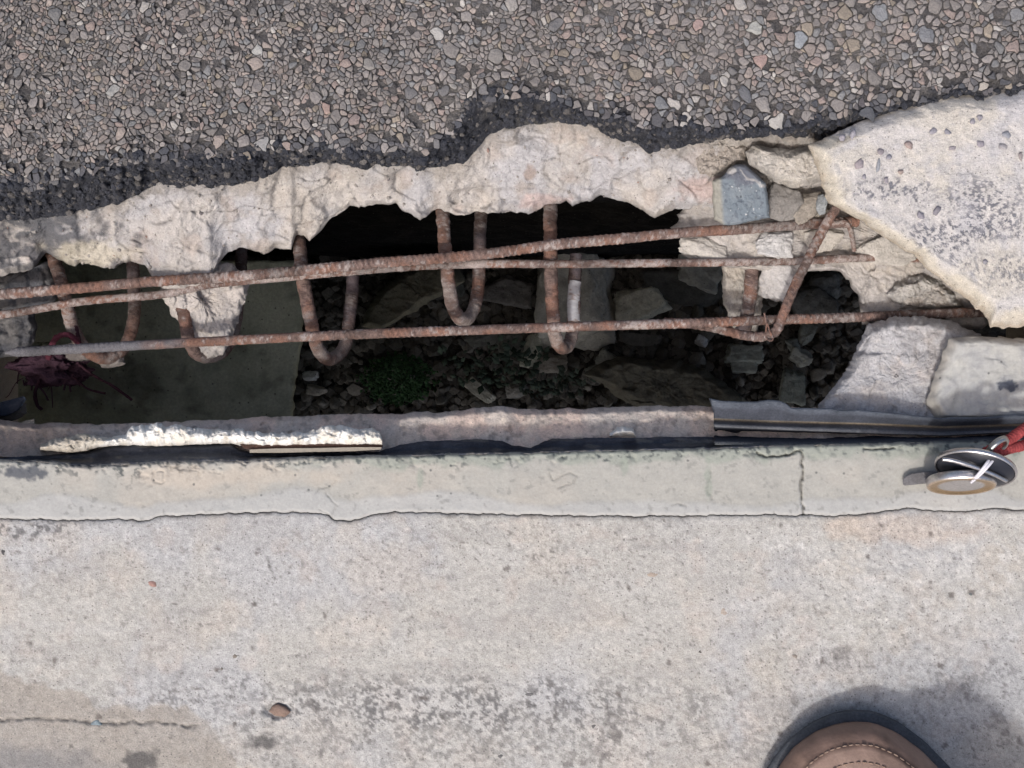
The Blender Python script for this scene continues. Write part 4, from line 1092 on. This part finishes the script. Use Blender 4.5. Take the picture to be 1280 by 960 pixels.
# give it thickness: a second skin below
V2 = V.copy(); V2[..., 2] -= .002
n0 = X.size
Vall = np.concatenate([V.reshape(-1, 3), V2.reshape(-1, 3)]); Call = np.concatenate([C.reshape(-1, 3)] * 2)
F1 = grid_faces(*X.shape); F2 = F1[:, ::-1] + n0
nr, nc = X.shape
cap_l = np.array([(r * nc, r * nc + n0, (r + 1) * nc + n0, (r + 1) * nc) for r in range(nr - 1)])[:, ::-1]
rim_t = np.array([(q, q + 1, q + 1 + n0, q + n0) for q in range(nc - 1)])
o = mesh_obj('rubber_seal', Vall, [F1, F2, cap_l, rim_t], M_rubber, Call)
tag(o, 'black folded rubber joint seal along the right side, torn off square at its left end', 'rubber seal')
# torn scrap of the seal at far left
o = chunk('rubber_scrap', [(-80, 500), (0, 503), (30, 495), (33, 500), (24, 512), (10, 520), (-80, 530)], (-20, 512), -.058, -.064, lambda X, Y, E: mix(mix(np.broadcast_to(c(44, 50, 62), X.shape + (3,)), RB2, sstep(0, .5, fbm(X, Y, 12, 2, 5))), c(130, 140, 152), sstep(1.8, .4, E) * (Y < 508)),
          M_rubber, 3, .001, 0, 120, 20, .6, 8, .0006, 20, 8, side_amp=.5)
tag(o, 'torn scrap of blue black rubber at the left end of the hole', 'rubber scrap')

# white crumbled foam
f_top = curve([(50, 556), (70, 548), (92, 545), (110, 541), (135, 548), (158, 542), (166, 533), (180, 531), (196, 529), (212, 533), (222, 530), (236, 534), (262, 536), (300, 537), (330, 540), (352, 541), (385, 540),
               (400, 534), (415, 531), (432, 532), (448, 537), (466, 535), (474, 540), (478, 550)], 2.2, 7, 22)
f_bot = curve([(50, 562), (90, 566), (108, 563), (124, 559), (150, 556), (200, 557), (290, 554), (300, 557), (330, 558), (400, 557), (478, 556)], .8, 9, 23)
def z_foam(X, Y, V):
    prof = np.sin(np.pi * np.clip(V * .84 + .12, 0, 1)) ** .35
    return -.020 + .020 * prof + .0016 * facets(X, Y, 9, 521) + .0008 * facets(X, Y, 4, 522) + .0018 * fbm(X, Y, 16, 3, 523)
def c_foam(X, Y, V):
    C = mix(np.broadcast_to(c(246, 244, 238), X.shape + (3,)), c(226, 218, 202), sstep(.1, .6, fbm(X, Y, 16, 3, 531)) * .6)
    C = mix(C, c(176, 166, 150), sstep(160, 90, X + 20 * fbm(X, Y, 12, 3, 532)) * .8)
    C = mix(C, c(150, 136, 116), sstep(.4, .8, fbm(X, Y, 6, 3, 533)) * .4)
    return C
o = strip('foam_filler', f_top, f_bot, 50, 478, 1.3, 30, z_foam, c_foam, M_foam, skirt=[(1, -.03, 0), (1, -.05, 0)], top_skirt=[(1, -.032, 0), (2, -.05, 0)])
tag(o, 'ragged strip of crumbled white foam joint filler on the near edge', 'foam')
o = strip('foam_filler', curve([(762, 541), (770, 534), (780, 532), (792, 535), (794, 545)], 1.5, 5, 3), curve([(762, 547), (794, 547)]), 762, 794, 1.2, 14,
          lambda X, Y, V: -.026 + .008 * np.sin(np.pi * V) + .0015 * facets(X, Y, 6, 541), c_foam, M_foam, skirt=[(0, -.04, 0)], top_skirt=[(0, -.04, 0)])
tag(o, 'small crumb of white foam on the near edge left of the folded seal', 'foam')
# thin pale timber slip under the foam
def prism(name, pts, z0, z1, mat, colr, label, cat):
    P = np.array(pts, float); n = len(P)
    V = np.concatenate([W(P[:, 0], P[:, 1], z0), W(P[:, 0], P[:, 1], z1)])
    q = np.arange(n); q2 = (q + 1) % n
    o = mesh_obj(name, V, [np.stack([q, q2, q2 + n, q + n], -1), np.arange(n)[None, ::-1], np.arange(n, 2 * n)[None]], mat, colr, False)
    return tag(o, label, cat)
prism('timber_slip', [(312, 562), (345, 560.5), (400, 560), (440, 559), (477, 559), (476, 562), (440, 564), (390, 565), (350, 566), (312, 566)], -.016, -.0040, M_foam, c(160, 152, 140), 'thin pale strip of timber lying below the white foam', 'timber strip')
prism('rusty_strip', [(300, 555.5), (340, 556), (400, 555), (478, 556), (478, 559.6), (400, 560.5), (340, 561), (306, 561)], -.014, -.0060, M_rust, c(92, 70, 62), 'thin rusty metal strip between the foam and the pale timber strip', 'metal strip')

# ================================================================== RAG
D, F = ico(5)
def rag(name, cx, cy, rx, ry, rz, z, seed, colr, label, amp=.5):
    fold = fbm(D[:, 0] * 30 + seed * 40, D[:, 1] * 30, 16, 4, seed, z=D[:, 2] * 30)
    ridge = 1 - np.abs(fbm(D[:, 0] * 60, D[:, 1] * 40 + seed * 9, 22, 3, seed + 7, z=D[:, 2] * 40)) * 2
    R = 1 + amp * fold + .22 * ridge
    V = D * R[:, None] * np.array([rx / S, ry / S, rz]) + W(cx, cy, z)
    C = np.asarray(colr) * (1 + .35 * ridge * .6 + .25 * fold)[:, None]
    return tag(mesh_obj(name, V, F, M_cloth, C), label, 'rag')
rg = rag('cloth_rag', 66, 458, 46, 22, .012, -.100, 3, c(76, 56, 66), 'crumpled dark purple rag caught below the lowest bar at the far left')
for k, (pp, rr) in enumerate([([(50, 475, -.09), (44, 490, -.095), (46, 505, -.10), (52, 512, -.10)], .0022), ([(98, 455, -.088), (118, 470, -.092), (140, 482, -.098), (165, 500, -.105)], .0016), ([(90, 470, -.09), (110, 486, -.1), (132, 492, -.105)], .0013),
                                 ([(60, 448, -.075), (68, 425, -.068), (84, 418, -.064), (100, 430, -.066)], .0034), ([(100, 440, -.072), (96, 415, -.072), (88, 395, -.070), (92, 380, -.072)], .0030)]):
    t = tube('torn_strip', pp, rr * .55, M_cloth, (lambda cc: lambda V, U, nz, t: cc * (1 + .3 * nz)[..., None])(c(74, 50, 58) if k != 3 else c(104, 58, 70)), rough=.35, parent=rg, seed=60 + k, seg=10)

Rf = random.Random(12)
Tv = []
for k in range(16):
    x0, y0 = 66 + Rf.uniform(-42, 40), 458 + Rf.uniform(-10, 20)
    dx, dy = Rf.uniform(-26, 34), Rf.uniform(4, 34)
    tube('thread', [(x0, y0, -.092), (x0 + dx * .4, y0 + dy * .3 + Rf.uniform(-5, 5), -.09 - Rf.uniform(0, .01)), (x0 + dx * .8, y0 + dy * .7 + Rf.uniform(-5, 5), -.098), (x0 + dx, y0 + dy, -.102)],
         Rf.uniform(.0003, .0007), M_cloth, lambda V, U, nz, t: c(88, 62, 74) * (1 + .3 * nz)[..., None], rough=.2, parent=rg, seed=100 + k, seg=6, step=.0015)

# ================================================================== RUBBLE BELOW
RUB = [  # cx, cy, w, h, rot, box, thick, colour, label
    (714, 372, 100, 120, 2, 1, .5, (128, 126, 120), 'upright grey concrete block behind the stirrup with the whitened leg'),
    (800, 381, 74, 46, -14, 1, .6, (140, 138, 128), 'lit square-edged rubble block below the gap between the upper bars'),
    (872, 340, 60, 46, 20, 1, .6, (108, 108, 104), 'tapered grey rubble piece left of the narrow concrete post'),
    (832, 368, 26, 14, 40, 1, .6, (112, 110, 104), 'little oblong chip between two bigger rubble blocks'),
    (752, 462, 40, 20, -20, 0, .7, (92, 92, 86), 'small rubble stone at the left tip of the wide flat slab'),
    (665, 439, 27, 42, 6, 0, .8, (128, 128, 118), 'rounded upright stone under the lowest bar beside the whitened stirrup'),
    (600, 488, 44, 18, 42, 1, .6, (118, 116, 108), 'narrow stone slanting on the soil right of the green weeds'),
    (690, 455, 40, 26, 0, 1, .7, (104, 100, 94), 'brownish square stone right of the rounded upright stone'),
    (645, 487, 28, 22, 0, 0, .7, (98, 96, 92), 'small dark stone near the near edge below centre'),
    (760, 452, 34, 30, 30, 0, .7, (112, 112, 106), 'angular stone right of the whitened stirrup bend'),
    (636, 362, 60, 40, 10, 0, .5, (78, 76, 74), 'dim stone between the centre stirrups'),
    (930, 442, 52, 26, 3, 1, .5, (110, 112, 106), 'flat grey stone below the hook of the bent bar'),
    (930, 458, 38, 18, 5, 1, .5, (110, 112, 106), 'second flat stone just under the one below the hook'),
    (876, 427, 18, 14, 30, 0, .8, (150, 146, 142), 'tiny pale pebble left of the hook of the bent bar'),
    (872, 448, 20, 16, 0, 0, .7, (96, 94, 90), 'tiny dark pebble left of the two flat stones'),
    (1000, 448, 28, 24, 20, 0, .7, (112, 112, 106), 'round stone right of the two flat stones'),
    (992, 432, 20, 16, 70, 0, .7, (100, 102, 98), 'small upright chip right of the bent bar hook'),
    (1008, 418, 30, 20, 110, 0, .6, (96, 98, 94), 'leaning chip below the lowest bar at the right'),
    (990, 482, 34, 44, 10, 1, .5, (96, 98, 92), 'square rubble stone behind the folded seal'),
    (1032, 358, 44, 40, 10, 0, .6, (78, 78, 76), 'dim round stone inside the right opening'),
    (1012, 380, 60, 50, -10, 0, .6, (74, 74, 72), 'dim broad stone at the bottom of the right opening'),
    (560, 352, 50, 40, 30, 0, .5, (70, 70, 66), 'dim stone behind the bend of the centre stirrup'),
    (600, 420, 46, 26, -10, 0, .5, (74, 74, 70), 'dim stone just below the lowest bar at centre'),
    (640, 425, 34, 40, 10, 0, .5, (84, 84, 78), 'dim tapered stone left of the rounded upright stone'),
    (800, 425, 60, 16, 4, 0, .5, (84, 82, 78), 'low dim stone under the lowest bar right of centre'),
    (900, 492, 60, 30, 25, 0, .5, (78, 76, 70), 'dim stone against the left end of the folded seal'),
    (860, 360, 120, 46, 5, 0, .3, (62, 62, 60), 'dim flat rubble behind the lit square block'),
    (388, 470, 22, 12, 0, 0, .7, (150, 146, 138), 'small pale chip beside the edge of the pier cap'),
    (396, 488, 26, 14, 10, 0, .7, (110, 106, 100), 'second small chip beside the edge of the pier cap')]
for i, (cx, cy, w, h, rot, bx, th, cl, lab) in enumerate(RUB):
    cl = tuple(min(230, v * 1.65) for v in cl)
    zc = ZG + .012 + th * min(w, h) / 2 / S * (H - ZG) / H * .55
    tag(rock('rubble_stone', cx, cy, w, h, zc, c(*cl), M_rubble, rot, th, 4, 700 + i, bool(bx), noise=.13, p=18, tilt=(Re.uniform(-8, 8), Re.uniform(-8, 8)), smooth=True, cvar=.25), lab, 'rubble stone', 'rubble on the ground')
o = chunk('rubble_slab', [(730, 468), (748, 455), (775, 446), (812, 449), (852, 453), (880, 462), (908, 480), (928, 500), (905, 524), (850, 520), (800, 510), (778, 500), (752, 480)], (830, 484), ZG + .075, ZG, c_brk((128, 124, 112), (146, 140, 126), (96, 94, 88), 811, None),
          M_rubble, 16, .016, -.03, 160, 40, 3, 16, .003, 40, 811, slope=(0, -.25))
tag(o, 'wide flat slab of rubble lying on the soil left of the folded seal', 'rubble slab')
o = chunk('rubble_slab', [(572, 330), (580, 352), (556, 366), (525, 384), (496, 402), (470, 414), (452, 408), (458, 388), (476, 362), (500, 342), (530, 328)], (520, 368), ZG + .13, ZG, c_brk((150, 146, 130), (162, 156, 140), (116, 113, 104), 821, None),
          M_rubble, 10, .014, -.03, 160, 40, 2, 20, .002, 50, 821, slope=(.3, 0))
tag(o, 'long smooth slab end slanting behind the centre stirrup', 'rubble slab')
Rg = random.Random(77)
small_meshes = []
for k in range(8):
    o = rock('rubble_pebble', 640, 480, 16, 13, 0, c(*[(136, 132, 124), (112, 110, 104), (158, 154, 146), (100, 98, 94)][k % 4]), M_rubble, 0, .7, 2, 900 + k, noise=.16, p=30, cvar=.3)
    small_meshes.append(o)
spots = []
while len(spots) < 150:
    x, y = Rg.uniform(385, 1075), Rg.uniform(330, 512)
    if (x - 500) ** 2 / 4 + (y - 460) ** 2 < 700: continue
    spots.append((x, y))
for k, (x, y) in enumerate(spots):
    o = small_meshes[k] if k < 8 else small_meshes[k % 8].copy()
    if k >= 8: COL.objects.link(o)
    p = W(x, y, ZG + .01)
    o.location = [float(v) for v in p]
    s = .5 + 2.6 * Rg.random() ** 2.2
    o.scale = (s, s * Rg.uniform(.6, 1), s * Rg.uniform(.6, 1)); o.rotation_euler = (Rg.uniform(-.6, .6), Rg.uniform(-.6, .6), Rg.uniform(0, 6.28))
    reg = ('small pebble between the green weeds and the edge of the pier cap' if x < 450 else 'small pebble close around the green mossy weeds' if x < 570 else
           'small pebble on the soil between the weeds and the upright rounded stone' if x < 660 else 'small pebble beneath the straight whitened stirrup' if x < 750 else
           'small pebble between the lit square rubble block and the wide flat slab' if x < 860 else 'small pebble around the flat stones below the bent bar hook' if x < 960 else
           'small pebble in the shade of the right opening')
    tag(o, reg, 'pebble', reg.replace('pebble', 'pebbles', 1))
# gravel crumbs: uncountable
D0, F0 = ico(0)
n = 6000
gxr = rng.uniform(-.5, .55, n); gyr = rng.uniform(-.10, .17, n)
sz = rng.uniform(.0025, .0085, n) * rng.choice([1, 1, 1.5], n)
Vg = D0[None] * sz[:, None, None] * rng.uniform(.6, 1.2, (n, 12, 1)) * np.array([1, 1, .7])
Vg = Vg + np.stack([gxr, gyr, z_soil(gxr * 1200, gyr * 1200) + .003], -1)[:, None]
Fg = (F0[None] + (np.arange(n) * 12)[:, None, None]).reshape(-1, 3)
Cg = np.repeat(c(124, 120, 113)[None] * rng.uniform(.5, 1.4, (n, 1)), 12, 0)
gr = mesh_obj('gravel', Vg, Fg, M_rubble, Cg, False, origin=(0, 0, ZG))
tag(gr, 'dark crumbs of gravel on the soil under the deck', 'gravel', kind='stuff')
# weeds
def weeds(cx, cy, rx, ry, n, colr, label, size=.008):
    V, F, C = [], [], []
    for i in range(n):
        a = Rg.uniform(0, 6.283); q = math.sqrt(Rg.random())
        p = W(cx + math.cos(a) * rx * q * Rg.uniform(.6, 1.1), cy + math.sin(a) * ry * q, ZG)
        p = p + np.array([0, 0, .012 + .05 * (1 - q) * Rg.random() + .01])
        h = Rg.uniform(0, 6.283); s = size * Rg.uniform(.5, 1.4); up = Rg.uniform(.0, .8)
        d = np.array([math.cos(h), math.sin(h), up]); w = np.array([-math.sin(h), math.cos(h), 0]) * .34
        b = len(V)
        V += [p, p + s * (d * .45 + w), p + s * (d * .5 + np.array([0, 0, .12])), p + s * (d * .45 - w), p + s * d]
        F += [(b, b + 1, b + 2), (b, b + 2, b + 3), (b + 1, b + 4, b + 2), (b + 2, b + 4, b + 3)]
        C += [np.asarray(colr) * Rg.uniform(.55, 1.35)] * 5
    return tag(mesh_obj('weeds', np.array(V), np.array(F), M_leaf, np.array(C), False), label, 'weeds', kind='stuff')
weeds(500, 474, 46, 30, 1300, (.035, .085, .03), 'bright green mossy weeds growing on the soil at the centre left of the hole', .0055)
weeds(625, 455, 75, 28, 130, (.06, .085, .06), 'sparse grey green weeds between the stones at centre', .010)
weeds(690, 478, 50, 18, 60, (.06, .08, .06), 'a few dull weeds near the near edge at centre', .010)

# ================================================================== KEYCHAIN
kc = W(1214, 596, .024)
key = thing('keychain', 'round gold medallion with a black lid on a red cord', 'keychain', (float(kc[0]), float(kc[1]), 0.0))
def lathe(name, prof, ctr, rot, mat, colr, parent, seg=64):
    """prof: list of (radius, height, colour)"""
    a = np.linspace(0, 2 * math.pi, seg, endpoint=False)
    V = np.stack([np.stack([r * np.cos(a), r * np.sin(a), np.full(seg, h)], -1) for r, h, *_ in prof])
    V = V.reshape(-1, 3) @ np.array(rot).T + ctr
    C = np.concatenate([np.broadcast_to(p[2] if len(p) > 2 else colr, (seg, 3)) for p in prof])
    return mesh_obj(name, V, grid_faces(len(prof), seg, True), mat, C, True, parent=parent)
def rotm(x, y, z):
    return Matrix.Rotation(math.radians(z), 3, 'Z') @ Matrix.Rotation(math.radians(y), 3, 'Y') @ Matrix.Rotation(math.radians(x), 3, 'X')
GOLD, SILV = (.50, .36, .22), (.60, .58, .58)
rt = rotm(70, 0, -4)
R0 = 41 / S * .96
cm = W(1201, 603, .0190)
lathe('medallion', [(0.0001, .0022, SILV), (R0 * .35, .0022, SILV), (R0 * .62, .0021, SILV), (R0 * .70, .0018, GOLD), (R0 * .84, .0020, GOLD), (R0 * .88, .0027, GOLD), (R0 * .96, .0028, (.75, .6, .45)), (R0, .0016, SILV), (R0, -.0016, SILV), (R0 * .96, -.0024, SILV), (.0001, -.0024, SILV)], cm, rt, M_metal, GOLD, key)
rl = rotm(64, 8, -24)
cm2 = W(1219, 586, .0245)
R1 = 46 / S * .95
BL = (.012, .014, .022)
lid = lathe('lid', [(.0001, .0050, BL), (R1 * .4, .0046, BL), (R1 * .75, .0032, BL), (R1 * .95, .0012, BL), (R1, 0, BL), (R1 * .97, -.002, BL), (.0001, -.002, BL)], cm2, rl, M_enamel, BL, key)
lathe('lid_rim', [(R1 * .985, -.0022, SILV), (R1 * 1.03, -.0016, SILV), (R1 * 1.045, .0000, SILV), (R1 * 1.02, .0012, SILV), (R1 * .985, .0008, SILV), (R1 * .985, -.0022, SILV)], cm2, rl, M_metal, SILV, key)
def ring(name, cx, cy, z, rad, thick, rot, mat, colr, parent, seg=40):
    a = np.linspace(0, 2 * math.pi, seg, endpoint=False); b = np.linspace(0, 2 * math.pi, 10, endpoint=False)
    A, B = np.meshgrid(a, b, indexing='ij')
    V = np.stack([(rad + thick * np.cos(B)) * np.cos(A), (rad + thick * np.cos(B)) * np.sin(A), thick * np.sin(B)], -1).reshape(-1, 3) @ np.array(rot).T + W(cx, cy, z)
    nA, nB = len(a), len(b)
    i, j = np.meshgrid(np.arange(nA), np.arange(nB), indexing='ij')
    F = np.stack([i * nB + j, ((i + 1) % nA) * nB + j, ((i + 1) % nA) * nB + (j + 1) % nB, i * nB + (j + 1) % nB], -1).reshape(-1, 4)
    return mesh_obj(name, V, F, mat, colr, True, parent=parent)
ring('split_ring', 1246, 558, .034, 13.5 / S, .0012, rotm(48, 18, 20), M_metal, (.42, .42, .40), key)
ring('split_ring', 1247, 560, .0355, 13.5 / S, .0012, rotm(50, 14, 24), M_metal, (.5, .5, .48), key)
for dx in (0, 5):
    tube('tie_strand', [(1241 + dx, 568, .036), (1234 + dx, 578, .041), (1226 + dx * .7, 589, .0405), (1219 + dx * .4, 597, .036), (1214, 603, .030)], .0008, M_enamel, lambda V, U, nz, t: np.broadcast_to(c(226, 224, 232), V.shape), seg=8, rough=.05, parent=key, seed=95 + dx)
tube('band', [(1178, 574, .0385), (1192, 576, .0400), (1216, 583, .0400), (1242, 593, .0370), (1258, 601, .0330)], .0011, M_metal, lambda V, U, nz, t: np.broadcast_to(np.array(SILV), V.shape), seg=10, rough=.05, parent=key, seed=99)
for k, pp in enumerate([[(1232, 566, .030), (1243, 560, .030), (1258, 552, .028), (1275, 540, .025), (1300, 524, .020), (1360, 500, .014), (1470, 490, .0045)],
                        [(1240, 568, .030), (1252, 564, .030), (1266, 560, .028), (1282, 556, .025), (1310, 548, .020), (1365, 530, .012), (1474, 520, .0045)]]):
    tube('cord', pp, .0028, M_cord, lambda V, U, nz, t: np.asarray(c(178, 84, 84)) * (1 + .25 * np.sin(U * 1.6) + .2 * nz)[..., None], ribs=5, rough=.08, parent=key, seed=90 + k)
# the keychain's shadow built as a dark lobe, plus a brown stub
shadow_lobe = rock('keychain_shadow', 1156, 597, 58, 15, .004, (.15, .145, .15), M_rubber, -6, .5, 3, 77, parent=key, noise=.02)
rock('brown_stub', 1180, 613, 20, 7, .003, c(140, 128, 122), M_rubber, 6, .6, 2, 78, parent=key, noise=.02)

# ================================================================== SHOE
tip = np.array([985.0, 928.0]); ang = math.radians(45)
ax = np.array([math.sin(ang), math.cos(ang)])        # towards the heel, in picture axes (y down)
wd = np.array([math.cos(ang), -math.sin(ang)])       # to the right
s_k = [0, 2, 6, 14, 28, 50, 80, 120, 180, 260, 350, 450, 520, 560, 576, 580]
w_k = [0, 22, 41, 62, 83, 102, 114, 120, 119, 108, 96, 90, 82, 60, 30, 0]
def hw(s): return np.interp(s, s_k, w_k)
shoe = thing('shoe', 'brown leather shoe with a dark welt standing on the pavement', 'shoe', tuple(float(v) for v in W(1190, 1140, 0)))
def shoe_pt(s, w, z):
    px = tip[0] + ax[0] * s + wd[0] * w; py = tip[1] + ax[1] * s + wd[1] * w
    return W(px, py, z)
ss = np.concatenate([[0, .5, 1.5, 3, 6, 10, 16, 24, 34], np.arange(46, 560, 10), [560, 568, 574, 578, 580]]).astype(float)
def outline_loop(scale_w, ds, n=ss):
    w = np.maximum(hw(n) * 1.0 + scale_w, 0.0)
    return w
# sole: stacked closed outlines
def closed(off):
    s2 = ss.copy()
    cen = 290.0
    k = (290 + off) / 290
    sR = cen + (s2 - cen) * k
    w = hw(s2)
    w = np.where(w > 0, w + off * np.clip(w / 60, 0, 1), 0)
    s_ = np.concatenate([sR, sR[::-1][1:-1]]); w_ = np.concatenate([w, -w[::-1][1:-1]])
    return s_, w_
lay = [(-6, .0005), (0, .002), (2, .006), (1, .0100), (-1, .0112), (-9, .0118), (-14, .0116)]
Vs = []; Cc = []
for off, z in lay:
    s_, w_ = closed(off); Vs.append(shoe_pt(s_, w_, np.full(len(s_), z)))
    Cc.append(np.broadcast_to(c(84, 88, 94) if off > -5 else c(100, 102, 106), (len(s_), 3)))
nn = len(Vs[0])
Vs = np.concatenate(Vs); Cc = np.concatenate(Cc)
Fs = grid_faces(len(lay), nn, True)
botF = np.arange(nn)[None]; topF = np.arange((len(lay) - 1) * nn, len(lay) * nn)[None, ::-1]
mesh_obj('sole', Vs, [Fs, botF, topF], M_rubber, Cc * (1 + .15 * fbm(Vs[:, 0] * S, Vs[:, 1] * S, 9, 3, 5))[:, None], True, parent=shoe)
# upper: rings from the welt inwards and upwards
hz_s = [0, 40, 120, 220, 300, 380, 480, 580]; hz_h = [.016, .020, .034, .070, .092, .100, .102, .102]
rings = []; RC = []
prof = [(0, 0), (.01, .30), (.035, .55), (.085, .78), (.15, .92), (.19, .965), (.20, .985), (.24, 1.0), (.34, 1.035), (.5, 1.07), (.7, 1.09), (.9, 1.10), (.985, 1.10)]
s0, w0 = closed(-9)
for q, hgt in prof:
    hl = np.interp(s0, hz_s, hz_h)
    s_ = s0 + (300 - s0) * q * .52 * np.clip(1, 0, 1); w_ = w0 * (1 - q)
    z = .0113 + hl * hgt * (1 - .0 * q) * .55 + np.interp(s_, hz_s, hz_h) * .45 * hgt - .012 * (1 - q) * 0
    z = z * 1.0
    zz_ = z
    crs = .0014 * fbm(s_, w_, 10, 3, 601) * min(1, q * 10)
    rings.append(shoe_pt(s_, w_, zz_ + crs))
    base_c = c(140, 115, 103) if q < .18 else (c(100, 80, 72) if q < .21 else c(148, 124, 112))
    cc = base_c * (1 + .20 * fbm(s_, w_, 14, 4, 602, gain=.7) + .16 * fbm(s_, w_, 50, 2, 603) - .25 * sstep(.72, .95, 1 - np.abs(fbm(s_ * .4, w_, 22, 3, 604)) * 2))[:, None]
    RC.append(cc)
Vr = np.concatenate(rings); nr_ = len(s0)
topc = Vr[-nr_:].mean(0)
mesh_obj('upper', np.concatenate([Vr, topc[None]]), [grid_faces(len(prof), nr_, True), np.stack([(len(prof) - 1) * nr_ + np.arange(nr_), np.full(nr_, len(prof) * nr_), (len(prof) - 1) * nr_ + (np.arange(nr_) + 1) % nr_], -1)[:, ::-1]],
         M_leather, np.concatenate([np.concatenate(RC), RC[-1][:1]]), True, parent=shoe)
# stitches along the seam ring
def stitch_ring(idx, sp, name, colr, r=.00042):
    R_ = rings[idx]; R2 = np.concatenate([R_, R_[:1]])
    d = np.concatenate([[0], np.cumsum(np.linalg.norm(np.diff(R2, axis=0), axis=1))])
    V, F, C = [], [], []; off = 0
    u = 0
    DD, FI = ico(1)
    while u < d[-1] - sp:
        a = np.array([np.interp(u, d, R2[:, j]) for j in range(3)]); b = np.array([np.interp(u + sp * .72, d, R2[:, j]) for j in range(3)])
        u += sp
        if a[1] < (480 - 1300) / S: continue
        t = b - a; L = np.linalg.norm(t); t /= L
        n = np.array([0, 0, 1.0]); s = np.cross(t, n); s /= np.linalg.norm(s); n2 = np.cross(s, t)
        P = DD[:, :1] * t * L * .55 + DD[:, 1:2] * s * r + DD[:, 2:] * n2 * r + (a + b) / 2 + n2 * .0004
        V.append(P); F.append(FI + off); off += len(P)
    o = mesh_obj(name, np.concatenate(V), np.concatenate(F), M_cord, colr, True, parent=shoe)
    o['kind'] = 'stuff'
stitch_ring(5, .0034, 'stitching', c(176, 152, 136))
stitch_ring(8, .0034, 'stitching', c(170, 144, 128))

for o in COL.objects:
    if '_o' in o: del o['_o']
print('objects', len(COL.objects), 'tris', sum(len(o.data.polygons) for o in COL.objects if o.type == 'MESH') * 2)
